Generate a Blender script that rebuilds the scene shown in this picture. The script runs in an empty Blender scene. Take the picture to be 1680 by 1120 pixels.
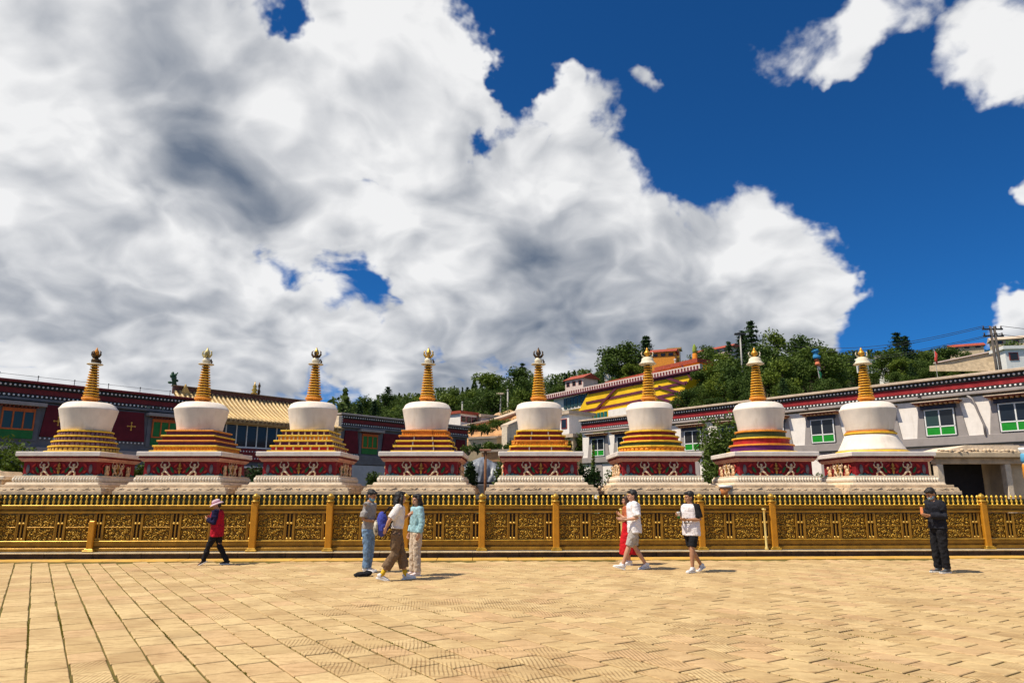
import bpy, bmesh, math, random
from mathutils import Vector, Matrix, noise as mnoise
R = math.radians
PI = math.pi
rng = random.Random(7)
sc = bpy.context.scene
COL = sc.collection

# ------------------------------------------------------------------ camera
PITCH = R(12.3)
FOC = 1150.0                       # focal length in pixels of a 1680 px wide frame
CAMZ = 1.6
cam_d = bpy.data.cameras.new('camera')
cam_d.sensor_width = 36.0
cam_d.lens = FOC / 1680 * 36
cam_d.clip_end = 3000
cam = bpy.data.objects.new('camera', cam_d)
COL.objects.link(cam)
cam.location = (0, 0, CAMZ)
cam.rotation_euler = (R(90) + PITCH, 0, 0)
sc.camera = cam

def ray(u, v):
    x = (u - 840) / FOC; y = (560 - v) / FOC
    return Vector((x, math.cos(PITCH) - y * math.sin(PITCH), math.sin(PITCH) + y * math.cos(PITCH)))
def at(u, v, Y):
    d = ray(u, v); t = Y / d.y
    return Vector((d.x * t, Y, CAMZ + d.z * t))
def ground_at(u, v):
    d = ray(u, v); t = -CAMZ / d.z
    return Vector((d.x * t, d.y * t, 0))

# ------------------------------------------------------------------ sun, exposure
SUN_EL, SUN_X, SUN_Y = R(58), -0.93, -0.36
n_ = math.hypot(SUN_X, SUN_Y)
TO_SUN = Vector((SUN_X / n_ * math.cos(SUN_EL), SUN_Y / n_ * math.cos(SUN_EL), math.sin(SUN_EL)))
sun_d = bpy.data.lights.new('sun', 'SUN')
sun_d.energy = 5.0
sun_d.angle = R(0.53)
sun_d.color = (1.0, 0.90, 0.74)
sun = bpy.data.objects.new('sun', sun_d)
COL.objects.link(sun)
sun.rotation_euler = TO_SUN.to_track_quat('Z', 'Y').to_euler()
sun.location = (-30, -20, 60)
sc.view_settings.view_transform = 'Standard'
sc.view_settings.look = 'None'
sc.view_settings.gamma = 1
sc.view_settings.use_curve_mapping = False
sc.view_settings.exposure = 0.13
sc.cycles.use_denoising = True
sc.cycles.max_bounces = 6
sc.cycles.transparent_max_bounces = 8
sc.cycles.caustics_reflective = False
sc.cycles.caustics_refractive = False

# ------------------------------------------------------------------ world: Nishita sky and cumulus clouds
world = bpy.data.worlds.new('World')
sc.world = world
world.use_nodes = True
wt = world.node_tree
wt.nodes.clear()
class NT:
    """tiny helper for writing node graphs"""
    def __init__(self, tree): self.t = tree
    def new(self, typ, **kw):
        n = self.t.nodes.new(typ)
        for k, val in kw.items(): setattr(n, k, val)
        return n
    def put(self, sock, val):
        if isinstance(val, bpy.types.NodeSocket): self.t.links.new(val, sock)
        elif val is not None: sock.default_value = val
    def math(self, op, a, b=None, c=None, clamp=False):
        n = self.new('ShaderNodeMath', operation=op, use_clamp=clamp)
        self.put(n.inputs[0], a); self.put(n.inputs[1], b)
        if c is not None: self.put(n.inputs[2], c)
        return n.outputs[0]
    def vmath(self, op, a, b=None, scale=None):
        n = self.new('ShaderNodeVectorMath', operation=op)
        self.put(n.inputs[0], a); self.put(n.inputs[1], b)
        if scale is not None: self.put(n.inputs[3], scale)
        return n.outputs[1] if op in ('DOT_PRODUCT', 'LENGTH') else n.outputs[0]
    def noise(self, vec, scale, detail=6, rough=0.5, dist=0.0):
        n = self.new('ShaderNodeTexNoise')
        self.put(n.inputs['Vector'], vec); n.inputs['Scale'].default_value = scale
        n.inputs['Detail'].default_value = detail; n.inputs['Roughness'].default_value = rough
        n.inputs['Distortion'].default_value = dist
        return n.outputs['Fac']
    def ramp(self, val, a, b, c=0.0, d=1.0, smooth=True):
        n = self.new('ShaderNodeMapRange', interpolation_type='SMOOTHSTEP' if smooth else 'LINEAR')
        self.put(n.inputs[0], val); n.inputs[1].default_value = a; n.inputs[2].default_value = b
        n.inputs[3].default_value = c; n.inputs[4].default_value = d
        return n.outputs[0]
    def mix(self, fac, a, b):
        n = self.new('ShaderNodeMix', data_type='RGBA')
        self.put(n.inputs[0], fac); self.put(n.inputs[6], a); self.put(n.inputs[7], b)
        return n.outputs[2]
W = NT(wt)
sky = W.new('ShaderNodeTexSky', sky_type='NISHITA')
sky.sun_disc = False
sky.sun_elevation = SUN_EL
sky.sun_rotation = math.atan2(TO_SUN.x, TO_SUN.y)
sky.altitude = 2600
sky.air_density = 1.0
sky.dust_density = 0.4
sky.ozone_density = 3.5
SKY_STRENGTH = 0.085
gen = W.new('ShaderNodeTexCoord').outputs['Generated']
dirn = W.vmath('NORMALIZE', gen)

def blob_dir(u, v):
    return ray(u, v).normalized()
# cloud masses (+) and blue openings (-) of this sky: pixel, angular radius in px, weight
BLOBS = [
    (230, 60, 330, 0.44), (560, 130, 180, 0.42), (80, 330, 330, 0.38), (420, 330, 210, 0.36), (760, 360, 220, 0.48),
    (1000, 400, 190, 0.48), (1210, 400, 150, 0.46), (1375, 455, 100, 0.60), (620, 620, 330, 0.36), (1080, 560, 200, 0.42), (150, 560, 200, 0.30),
    (985, 235, 75, 0.36), (690, 80, 60, 0.24), (1290, 330, 70, 0.20),
    (1050, 40, 230, -0.80), (1330, 170, 190, -0.66), (1590, 400, 150, -0.90), (1640, 250, 120, -0.45), (1510, 540, 90, -0.66), (850, 20, 110, -0.66), (845, 170, 56, -0.30), (1180, 255, 45, -0.30),
    (560, 500, 74, -0.60), (450, 445, 54, -0.56), (340, 402, 42, -0.54), (595, 255, 40, -0.72), (470, 40, 42, -0.66), (690, 578, 28, -0.42), (630, 515, 44, -0.40), (790, 235, 36, -0.45),
    (1275, 80, 84, 0.82), (1350, 105, 40, 0.46), (1560, 60, 115, 0.66), (1645, 150, 90, 0.58), (1500, 110, 34, -0.3), (1600, 90, 30, -0.25), (1668, 315, 50, 1.15), (1400, 25, 46, 0.66), (1050, 128, 44, 0.86), (1180, 40, 24, 0.4),
    (1650, 520, 52, 0.85), (905, 165, 40, 0.46), (785, 165, 46, 0.62), (1240, 175, 34, 0.34),
]
def gauss_sum(vec, blobs, start):
    acc = start
    for (u, v, r, w) in blobs:
        dt = W.vmath('DOT_PRODUCT', vec, tuple(blob_dir(u, v)))
        sig = math.atan(r / FOC * 0.9)
        acc = W.math('MULTIPLY_ADD', W.math('POWER', dt, 1.0 / (sig * sig * 0.55)), w, acc)
    return acc
def cloud_plane(vec):
    sp = W.new('ShaderNodeSeparateXYZ'); W.put(sp.inputs[0], vec)
    z = W.math('ADD', W.math('MAXIMUM', sp.outputs[2], 0.0), 0.55)
    return W.vmath('SCALE', vec, None, scale=W.math('DIVIDE', 1.0, z))
def billow(vec, scale, detail):
    n = W.noise(vec, scale, detail, 0.5)
    return W.math('ABSOLUTE', W.math('MULTIPLY_ADD', n, 2.0, -1.0))
warp = W.new('ShaderNodeTexNoise'); W.put(warp.inputs['Vector'], dirn)
warp.inputs['Scale'].default_value = 7.0; warp.inputs['Detail'].default_value = 5; warp.inputs['Roughness'].default_value = 0.6
wdir = W.vmath('NORMALIZE', W.vmath('ADD', dirn, W.vmath('SCALE', W.vmath('SUBTRACT', warp.outputs['Color'], (0.5, 0.5, 0.5)), None, scale=0.20)))
q = cloud_plane(dirn)
wob = W.new('ShaderNodeTexNoise'); W.put(wob.inputs['Vector'], q)
wob.inputs['Scale'].default_value = 5.0; wob.inputs['Detail'].default_value = 2
q2 = W.vmath('ADD', q, W.vmath('SCALE', W.vmath('SUBTRACT', wob.outputs['Color'], (0.5, 0.5, 0.5)), None, scale=0.13))
n1 = W.noise(q2, 3.1, 8, 0.57)
bil = billow(q2, 7.5, 3)
g0 = gauss_sum(wdir, BLOBS, 0.0)
d0 = W.math('MULTIPLY_ADD', W.math('SUBTRACT', n1, 0.5), 2.3, W.math('MULTIPLY_ADD', bil, 0.95, -0.15))
d0 = W.math('ADD', d0, g0)
# the same field a short way towards the sun: thick cloud on that side means shade
sun_side = (Vector((-0.60, -0.20, 0.78))).normalized()
q3 = W.vmath('ADD', q2, tuple(sun_side * 0.085))
n3 = W.noise(q3, 3.1, 4, 0.55)
bil3 = billow(q3, 7.5, 2)
slope = W.math('ADD', W.math('MULTIPLY', W.math('SUBTRACT', n3, n1), 3.6), W.math('MULTIPLY', W.math('SUBTRACT', bil3, bil), 1.05))
alpha = W.ramp(d0, -0.06, 0.26)
low = W.new('ShaderNodeSeparateXYZ'); W.put(low.inputs[0], dirn)
under = W.ramp(low.outputs[2], 0.42, 0.12, 0.0, 0.34)
FOLDS = [(335, 285, 100, 0.66), (410, 345, 70, 0.46), (250, 190, 80, 0.20), (120, 480, 160, 0.14), (1110, 560, 120, 0.60), (860, 580, 150, 0.26), (1250, 520, 60, 0.20), (830, 420, 60, 0.18)]
fold = gauss_sum(dirn, FOLDS, under)
shade = W.math('ADD', W.math('MULTIPLY', W.math('MAXIMUM', d0, 0.0), 0.30), W.math('ADD', slope, fold))
s01 = W.ramp(shade, -0.05, 1.45, smooth=False)
cl_bright, cl_mid, cl_dark = (0.83, 0.83, 0.83, 1), (0.42, 0.44, 0.475, 1), (0.13, 0.165, 0.225, 1)
c1 = W.mix(W.ramp(s01, 0.0, 0.5, smooth=False), cl_bright, cl_mid)
c2 = W.mix(W.ramp(s01, 0.5, 1.0, smooth=False), c1, cl_dark)
CLOUD_GAIN = 1.0
skyc = W.vmath('SCALE', sky.outputs[0], None, scale=SKY_STRENGTH)
skyc = W.vmath('MULTIPLY', skyc, (0.16, 0.66, 1.12))
cloudc = W.vmath('SCALE', c2, None, scale=CLOUD_GAIN)
final = W.mix(W.math('MULTIPLY', alpha, 0.97), skyc, cloudc)
bg = W.new('ShaderNodeBackground')
W.put(bg.inputs[0], final); bg.inputs[1].default_value = 1.0
out = W.new('ShaderNodeOutputWorld')
wt.links.new(bg.outputs[0], out.inputs[0])
world.cycles.sampling_method = 'MANUAL'
world.cycles.sample_map_resolution = 512

# ------------------------------------------------------------------ materials
MATS = {}
def mat(name, col, rough=0.8, var=0.14, scale=5.0, bump=0.0, bscale=30.0, metal=0.0, stain=None, stain_amt=0.35, stain_scale=1.3, objvar=0.0, spec=0.3, streak=False):
    if name in MATS: return MATS[name]
    m = bpy.data.materials.new(name); m.use_nodes = True
    t = m.node_tree; N = NT(t)
    b = t.nodes['Principled BSDF']
    tc = N.new('ShaderNodeTexCoord').outputs['Object']
    a = tuple(max(0, c * (1 - var)) for c in col) + (1,)
    z = tuple(min(1, c * (1 + var)) for c in col) + (1,)
    c = N.mix(N.ramp(N.noise(tc, scale, 5, 0.6), 0.3, 0.7), a, z)
    if stain is not None:
        vec = tc
        if streak:
            mp = N.new('ShaderNodeMapping'); N.put(mp.inputs[0], tc); mp.inputs['Scale'].default_value = (1, 1, 0.16); vec = mp.outputs[0]
        s = N.ramp(N.noise(vec, stain_scale * (4 if streak else 1), 6, 0.65), 0.48, 0.75, 0, stain_amt)
        c = N.mix(s, c, tuple(stain) + (1,))
    if objvar:
        oi = N.new('ShaderNodeObjectInfo').outputs['Random']
        hv = N.new('ShaderNodeHueSaturation'); N.put(hv.inputs['Color'], c)
        N.put(hv.inputs['Value'], N.math('MULTIPLY_ADD', oi, 2 * objvar, 1 - objvar)); c = hv.outputs[0]
    N.put(b.inputs['Base Color'], c)
    b.inputs['Roughness'].default_value = rough
    b.inputs['Metallic'].default_value = metal
    b.inputs['Specular IOR Level'].default_value = spec
    if bump:
        bp = N.new('ShaderNodeBump'); bp.inputs['Strength'].default_value = bump; bp.inputs['Distance'].default_value = 0.02
        N.put(bp.inputs['Height'], N.noise(tc, bscale, 6, 0.6)); t.links.new(bp.outputs[0], b.inputs['Normal'])
    MATS[name] = m
    return m

def leaf_mat(name, dark, light, trans=0.25):
    m = bpy.data.materials.new(name); m.use_nodes = True
    t = m.node_tree; N = NT(t); b = t.nodes['Principled BSDF']
    oi = N.new('ShaderNodeObjectInfo').outputs['Random']
    tc = N.new('ShaderNodeTexCoord').outputs['Object']
    n = N.noise(tc, 1.6, 4, 0.6)
    f = N.math('ADD', N.math('MULTIPLY', n, 0.9), N.math('MULTIPLY_ADD', oi, 0.5, -0.22), clamp=True)
    c = N.mix(f, tuple(dark) + (1,), tuple(light) + (1,))
    N.put(b.inputs['Base Color'], c); b.inputs['Roughness'].default_value = 0.65; b.inputs['Specular IOR Level'].default_value = 0.2
    tr = N.new('ShaderNodeBsdfTranslucent'); N.put(tr.inputs[0], c)
    ms = N.new('ShaderNodeMixShader'); ms.inputs[0].default_value = trans
    t.links.new(b.outputs[0], ms.inputs[1]); t.links.new(tr.outputs[0], ms.inputs[2])
    t.links.new(ms.outputs[0], t.nodes['Material Output'].inputs[0])
    MATS[name] = m
    return m

M = mat
WHITE = mat('limewash', (0.84, 0.78, 0.72), 0.85, 0.05, 3, 0.15, 14, stain=(0.50, 0.43, 0.34), stain_amt=0.30, streak=True)
POTWHITE = mat('stupa_limewash', (0.82, 0.73, 0.63), 0.85, 0.05, 3, 0.25, 9, stain=(0.50, 0.38, 0.26), stain_amt=0.38, streak=True, stain_scale=0.8)
STONE = mat('carved_stone', (0.62, 0.47, 0.31), 0.85, 0.2, 4, 0.5, 22, stain=(0.33, 0.24, 0.16), stain_amt=0.5, stain_scale=3)
STONE_PALE = mat('pale_stone', (0.72, 0.60, 0.45), 0.85, 0.12, 5, 0.35, 26, stain=(0.42, 0.33, 0.22), stain_amt=0.4, stain_scale=3)
SLAB = mat('slab_stone', (0.74, 0.66, 0.60), 0.8, 0.08, 3, 0.2, 20, stain=(0.46, 0.38, 0.30), stain_amt=0.35)
YEL = mat('yellow_paint', (0.80, 0.50, 0.035), 0.55, 0.12, 6, 0.15, 30, stain=(0.45, 0.22, 0.03), stain_amt=0.3, stain_scale=5)
ORA = mat('orange_paint', (0.72, 0.27, 0.03), 0.55, 0.15, 6, 0.15, 30, stain=(0.35, 0.10, 0.02), stain_amt=0.35, stain_scale=5)
REDP = mat('red_paint', (0.40, 0.022, 0.022), 0.6, 0.2, 6, 0.15, 30)
PURP = mat('plum_paint', (0.085, 0.016, 0.055), 0.6, 0.25, 6, 0.1)
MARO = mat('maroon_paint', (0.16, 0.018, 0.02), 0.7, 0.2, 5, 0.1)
GREENP = mat('green_paint', (0.015, 0.17, 0.03), 0.5, 0.15, 5)
TEAL = mat('teal_paint', (0.03, 0.12, 0.13), 0.6, 0.3, 8)
PINK = mat('pink_ledge', (0.62, 0.33, 0.25), 0.75, 0.15, 6, 0.1, stain=(0.35, 0.12, 0.08))
FLESH = mat('figure_cream', (0.70, 0.52, 0.34), 0.65, 0.12, 8)
GILT = mat('gilt', (0.62, 0.38, 0.07), 0.35, 0.15, 10, metal=0.7)
BRONZE = mat('dark_bronze', (0.10, 0.06, 0.03), 0.45, 0.3, 12, metal=0.6)
FGOLD = mat('fence_gold', (0.33, 0.175, 0.022), 0.42, 0.22, 3, 0.15, 40, metal=0.35, stain=(0.18, 0.075, 0.012), stain_amt=0.5, stain_scale=4)
FPOST = mat('fence_post_gold', (0.56, 0.25, 0.02), 0.38, 0.10, 4, metal=0.25)
FBRIGHT = mat('fence_carving_gold', (0.47, 0.28, 0.04), 0.38, 0.3, 6, metal=0.35)
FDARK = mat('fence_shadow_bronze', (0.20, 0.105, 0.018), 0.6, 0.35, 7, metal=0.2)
KERB = mat('kerb_stone', (0.05, 0.035, 0.025), 0.85, 0.4, 5, 0.4, 30)
LEDGE = mat('kerb_ledge', (0.50, 0.42, 0.28), 0.8, 0.2, 5, 0.3, 30)
PLINTH = mat('shade_dark_plinth', (0.07, 0.075, 0.045), 0.9, 0.4, 3, 0.5, 15)  # dark of the shaded void below the base ledge, put into the colour
DOT = mat('white_dot', (0.82, 0.80, 0.78), 0.7, 0.03)
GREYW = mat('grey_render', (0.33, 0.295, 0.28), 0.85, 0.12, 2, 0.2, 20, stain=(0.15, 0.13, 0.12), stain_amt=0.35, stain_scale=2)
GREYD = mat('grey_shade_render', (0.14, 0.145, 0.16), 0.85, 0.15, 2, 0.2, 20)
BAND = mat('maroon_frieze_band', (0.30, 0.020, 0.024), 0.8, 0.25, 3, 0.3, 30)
BANDD = mat('dark_frieze_edge', (0.020, 0.022, 0.022), 0.8, 0.3, 4)
MWALL = mat('maroon_wall', (0.12, 0.012, 0.020), 0.85, 0.2, 2, 0.3, 40)
FRAMEW = mat('white_frame', (0.78, 0.78, 0.76), 0.5, 0.05)
FRAMEO = mat('orange_frame', (0.55, 0.12, 0.02), 0.55, 0.15, 6)
COPING = mat('coping', (0.56, 0.44, 0.33), 0.85, 0.15, 3, 0.3, stain=(0.3, 0.2, 0.12))
TILE = mat('glazed_tile', (0.62, 0.44, 0.20), 0.40, 0.25, 5, 0.2, 20, objvar=0.15, stain=(0.28, 0.18, 0.08), stain_amt=0.5, stain_scale=4)
TILED = mat('tile_bed', (0.36, 0.25, 0.12), 0.7, 0.3, 8)
REDROOF = mat('red_roof', (0.33, 0.065, 0.035), 0.75, 0.25, 4)
WOOD = mat('weathered_wood', (0.20, 0.09, 0.04), 0.8, 0.3, 6)
POLE = mat('concrete_pole', (0.42, 0.40, 0.37), 0.85, 0.12, 4)
DARKM = mat('dark_metal', (0.03, 0.03, 0.032), 0.5, 0.2)
SOIL = mat('orange_soil', (0.50, 0.26, 0.11), 0.95, 0.3, 1.2, 0.8, 6, stain=(0.56, 0.42, 0.25), stain_scale=0.6)
BEIGEW = mat('beige_wall', (0.60, 0.47, 0.31), 0.9, 0.15, 1.5, 0.3, 12, stain=(0.40, 0.28, 0.16))
TARP = mat('grey_tarpaulin', (0.19, 0.205, 0.235), 0.38, 0.3, 3, 0.2, 12)
ASPH = mat('dark_paving', (0.10, 0.10, 0.11), 0.9, 0.2, 2)
TRUNK = mat('bark', (0.09, 0.06, 0.04), 0.95, 0.3, 6, 0.6, 12)
LEAF_A = leaf_mat('leaf_mid', (0.028, 0.062, 0.012), (0.11, 0.16, 0.022))
LEAF_B = leaf_mat('leaf_conifer', (0.013, 0.036, 0.013), (0.045, 0.088, 0.022), 0.12)
LEAF_C = leaf_mat('leaf_bright', (0.055, 0.10, 0.012), (0.18, 0.23, 0.028))
LEAF_D = leaf_mat('leaf_far', (0.035, 0.068, 0.016), (0.115, 0.155, 0.030))

def glass_mat(name, tint):
    m = bpy.data.materials.new(name); m.use_nodes = True
    b = m.node_tree.nodes['Principled BSDF']
    b.inputs['Base Color'].default_value = tuple(tint) + (1,)
    b.inputs['Roughness'].default_value = 0.08
    b.inputs['Specular IOR Level'].default_value = 0.35
    N = NT(m.node_tree); tc = N.new('ShaderNodeTexCoord').outputs['Object']
    bp = N.new('ShaderNodeBump'); bp.inputs['Strength'].default_value = 0.05
    N.put(bp.inputs['Height'], N.noise(tc, 2.0, 2, 0.5)); m.node_tree.links.new(bp.outputs[0], b.inputs['Normal'])
    MATS[name] = m
    return m
GLASS = glass_mat('window_glass', (0.018, 0.022, 0.028))
GLASSB = glass_mat('blue_window_glass', (0.03, 0.06, 0.055))

# ------------------------------------------------------------------ mesh helper
class MB:
    def __init__(self): self.v = []; self.f = []; self.mi = []
    def add(self, vs, fs, mi=0):
        o = len(self.v); self.v += [tuple(p) for p in vs]
        self.f += [tuple(i + o for i in f) for f in fs]; self.mi += [mi] * len(fs)
        return self
    def box(self, x0, x1, y0, y1, z0, z1, mi=0, top=1.0):
        cx, cy = (x0 + x1) / 2, (y0 + y1) / 2
        def s(x, y, k): return (cx + (x - cx) * k, cy + (y - cy) * k)
        a = [(x0, y0), (x1, y0), (x1, y1), (x0, y1)]
        vs = [(x, y, z0) for x, y in a] + [s(x, y, top) + (z1,) for x, y in a]
        return self.add(vs, [(3, 2, 1, 0), (4, 5, 6, 7), (0, 1, 5, 4), (1, 2, 6, 5), (2, 3, 7, 6), (3, 0, 4, 7)], mi)
    def prism(self, poly, z0, z1, mi=0, poly2=None):
        n = len(poly); p2 = poly2 or poly
        vs = [(x, y, z0) for x, y in poly] + [(x, y, z1) for x, y in p2]
        fs = [tuple(range(n - 1, -1, -1)), tuple(range(n, 2 * n))] + [(i, (i + 1) % n, n + (i + 1) % n, n + i) for i in range(n)]
        return self.add(vs, fs, mi)
    def wall_poly(self, pts, y0, y1, mi=0):
        """polygon in local x,z (counter clockwise seen from -y) extruded from y0 (front) to y1"""
        n = len(pts)
        vs = [(x, y0, z) for x, z in pts] + [(x, y1, z) for x, z in pts]
        fs = [tuple(range(n)), tuple(range(2 * n - 1, n - 1, -1))] + [((i + 1) % n, i, n + i, n + (i + 1) % n) for i in range(n)]
        return self.add(vs, fs, mi)
    def lathe(self, prof, n=24, c=(0, 0), mi=0):
        vs = []; fs = []
        for r, z in prof:
            for k in range(n):
                a = 2 * PI * k / n
                vs.append((c[0] + r * math.cos(a), c[1] + r * math.sin(a), z))
        for j in range(len(prof) - 1):
            for k in range(n):
                fs.append((j * n + k, j * n + (k + 1) % n, (j + 1) * n + (k + 1) % n, (j + 1) * n + k))
        fs.append(tuple(range(n - 1, -1, -1))); fs.append(tuple(range((len(prof) - 1) * n, len(prof) * n)))
        return self.add(vs, fs, mi)
    def tube(self, pts, rad, n=8, mi=0, flat=1.0, up=None):
        pts = [Vector(p) for p in pts]
        if not isinstance(rad, (list, tuple)): rad = [rad] * len(pts)
        vs = []; fs = []
        for i, p in enumerate(pts):
            d = (pts[min(i + 1, len(pts) - 1)] - pts[max(i - 1, 0)])
            d = d.normalized() if d.length > 1e-9 else Vector((0, 0, 1))
            ref = Vector(up) if up else (Vector((0, 0, 1)) if abs(d.z) < 0.95 else Vector((0, 1, 0)))
            s = d.cross(ref); s = s.normalized() if s.length > 1e-6 else Vector((1, 0, 0))
            t = s.cross(d)
            r = rad[i]; ra, rb = r if isinstance(r, tuple) else (r, r * flat)
            for k in range(n):
                a = 2 * PI * k / n
                vs.append(p + s * (ra * math.cos(a)) + t * (rb * math.sin(a)))
        m = len(pts)
        for j in range(m - 1):
            for k in range(n):
                fs.append((j * n + k, j * n + (k + 1) % n, (j + 1) * n + (k + 1) % n, (j + 1) * n + k))
        fs.append(tuple(range(n - 1, -1, -1))); fs.append(tuple(range((m - 1) * n, m * n)))
        return self.add(vs, fs, mi)
    def ell(self, c, r, n=12, m=8, mi=0, mat4=None):
        c = Vector(c); vs = []; fs = []
        for j in range(1, m):
            th = PI * j / m
            for k in range(n):
                a = 2 * PI * k / n
                vs.append(Vector((r[0] * math.sin(th) * math.cos(a), r[1] * math.sin(th) * math.sin(a), r[2] * math.cos(th))))
        vs.append(Vector((0, 0, r[2]))); vs.append(Vector((0, 0, -r[2])))
        for j in range(m - 2):
            for k in range(n):
                fs.append((j * n + k, (j + 1) * n + k, (j + 1) * n + (k + 1) % n, j * n + (k + 1) % n))
        t = (m - 1) * n
        for k in range(n):
            fs.append((t, k, (k + 1) % n)); fs.append((t + 1, (m - 2) * n + (k + 1) % n, (m - 2) * n + k))
        if mat4 is not None: vs = [mat4 @ q for q in vs]
        return self.add([q + c for q in vs], fs, mi)
    def xform(self, m4):
        self.v = [tuple(m4 @ Vector(p)) for p in self.v]; return self
    def mesh(self, name, mats, smooth=False, bevel=0.0):
        me = bpy.data.meshes.new(name)
        me.from_pydata(self.v, [], self.f)
        mats = mats if isinstance(mats, (list, tuple)) else [mats]
        for m in mats: me.materials.append(m)
        if len(mats) > 1: me.polygons.foreach_set('material_index', self.mi)
        if bevel:
            bm = bmesh.new(); bm.from_mesh(me)
            ed = [e for e in bm.edges if len(e.link_faces) == 2 and e.calc_face_angle(0) > 0.5]
            bmesh.ops.bevel(bm, geom=ed, offset=bevel, segments=1, affect='EDGES', clamp_overlap=True)
            bm.to_mesh(me); bm.free()
        if smooth:
            me.polygons.foreach_set('use_smooth', [True] * len(me.polygons))
        me.update()
        return me
    def build(self, name, mats, parent=None, smooth=False, bevel=0.0, loc=(0, 0, 0), rot=(0, 0, 0)):
        return link(name, self.mesh(name, mats, smooth, bevel), parent, loc, rot)

def link(name, me, parent=None, loc=(0, 0, 0), rot=(0, 0, 0), scale=(1, 1, 1)):
    o = bpy.data.objects.new(name, me); COL.objects.link(o)
    o.location = loc; o.rotation_euler = rot; o.scale = scale
    if parent: o.parent = parent
    return o
def tag(o, label=None, cat=None, group=None, kind=None):
    if label: o['label'] = label
    if cat: o['category'] = cat
    if group: o['group'] = group
    if kind: o['kind'] = kind
    return o
def thing(name, label, cat, loc=(0, 0, 0), rz=0.0, group=None):
    o = bpy.data.objects.new(name, None); COL.objects.link(o)
    o.location = loc; o.rotation_euler = (0, 0, rz); o.empty_display_size = 0.2
    return tag(o, label, cat, group)
def lerp(a, b, t): return a + (b - a) * t
def sstep(a, b, x):
    t = max(0, min(1, (x - a) / (b - a))); return t * t * (3 - 2 * t)

# ================================================================== SETTING: plaza with stone pavers
def paver_mat(name, grooved):
    m = bpy.data.materials.new(name); m.use_nodes = True
    t = m.node_tree; N = NT(t); b = t.nodes['Principled BSDF']
    geo = N.new('ShaderNodeNewGeometry').outputs['Position']
    at_ = N.new('ShaderNodeAttribute', attribute_name='tint').outputs['Fac']
    oi = N.new('ShaderNodeObjectInfo').outputs['Random']
    tone = N.math('FRACT', N.math('MULTIPLY_ADD', oi, 7.3, at_))
    c = N.mix(tone, (0.52, 0.365, 0.17, 1), (0.65, 0.485, 0.245, 1))
    warm = N.math('FRACT', N.math('MULTIPLY', tone, 13.7))
    c = N.mix(N.ramp(warm, 0.6, 1.0, 0, 0.5), c, (0.61, 0.37, 0.205, 1))
    n = N.noise(geo, 1.1, 5, 0.65)
    c = N.mix(N.ramp(n, 0.42, 0.68, 0, 0.6), c, (0.36, 0.23, 0.105, 1))
    n2 = N.noise(geo, 18, 6, 0.7)
    c = N.mix(N.ramp(n2, 0.35, 0.75, 0, 0.45), c, (0.40, 0.27, 0.13, 1))
    mp = N.new('ShaderNodeMapping'); N.put(mp.inputs[0], geo); mp.inputs['Scale'].default_value = (1.1, 4.5, 1)
    n3 = N.noise(mp.outputs[0], 2.4, 5, 0.7)
    c = N.mix(N.ramp(n3, 0.47, 0.70, 0, 0.75), c, (0.31, 0.18, 0.075, 1))
    dk = N.ramp(N.noise(geo, 0.42, 3, 0.6), 0.60, 0.74, 0, 0.35)
    c = N.mix(dk, c, (0.20, 0.13, 0.07, 1))
    h = n2
    if grooved:
        sp = N.new('ShaderNodeSeparateXYZ'); N.put(sp.inputs[0], geo)
        w = N.math('MULTIPLY_ADD', sp.outputs[1], 0.12, sp.outputs[0])
        w = N.math('ADD', w, N.math('MULTIPLY_ADD', N.noise(geo, 3, 2, 0.5), 0.03, 0))
        s = N.math('SINE', N.math('MULTIPLY', w, 2 * PI / 0.042))
        patch = N.ramp(N.noise(geo, 1.9, 3, 0.6), 0.42, 0.58)
        line = N.math('MULTIPLY', N.ramp(s, 0.15, 0.8), patch)
        c = N.mix(N.math('MULTIPLY', line, 0.62), c, (0.22, 0.125, 0.05, 1))
        h = N.math('MULTIPLY_ADD', line, -1.3, n2)
    N.put(b.inputs['Base Color'], c); b.inputs['Roughness'].default_value = 0.82; b.inputs['Specular IOR Level'].default_value = 0.25
    bp = N.new('ShaderNodeBump'); bp.inputs['Strength'].default_value = 0.45; bp.inputs['Distance'].default_value = 0.012
    N.put(bp.inputs['Height'], h); t.links.new(bp.outputs[0], b.inputs['Normal'])
    MATS[name] = m
    return m
PAVE = paver_mat('paver_stone', False)
PAVEG = paver_mat('grooved_paver_stone', True)
JOINT = mat('mossy_joint', (0.12, 0.095, 0.022), 0.95, 0.35, 2.0, 0.6, 30, stain=(0.15, 0.14, 0.012), stain_amt=0.95, stain_scale=0.6)
EARTH = mat('earth', (0.16, 0.12, 0.07), 0.95, 0.3, 0.5, 0.5, 5)

g = MB()
g.add([(-600, -60, -0.016), (600, -60, -0.016), (600, 900, -0.016), (-600, 900, -0.016)], [(0, 1, 2, 3)])
plaza = tag(g.build('plaza', JOINT), kind='structure')

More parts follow.
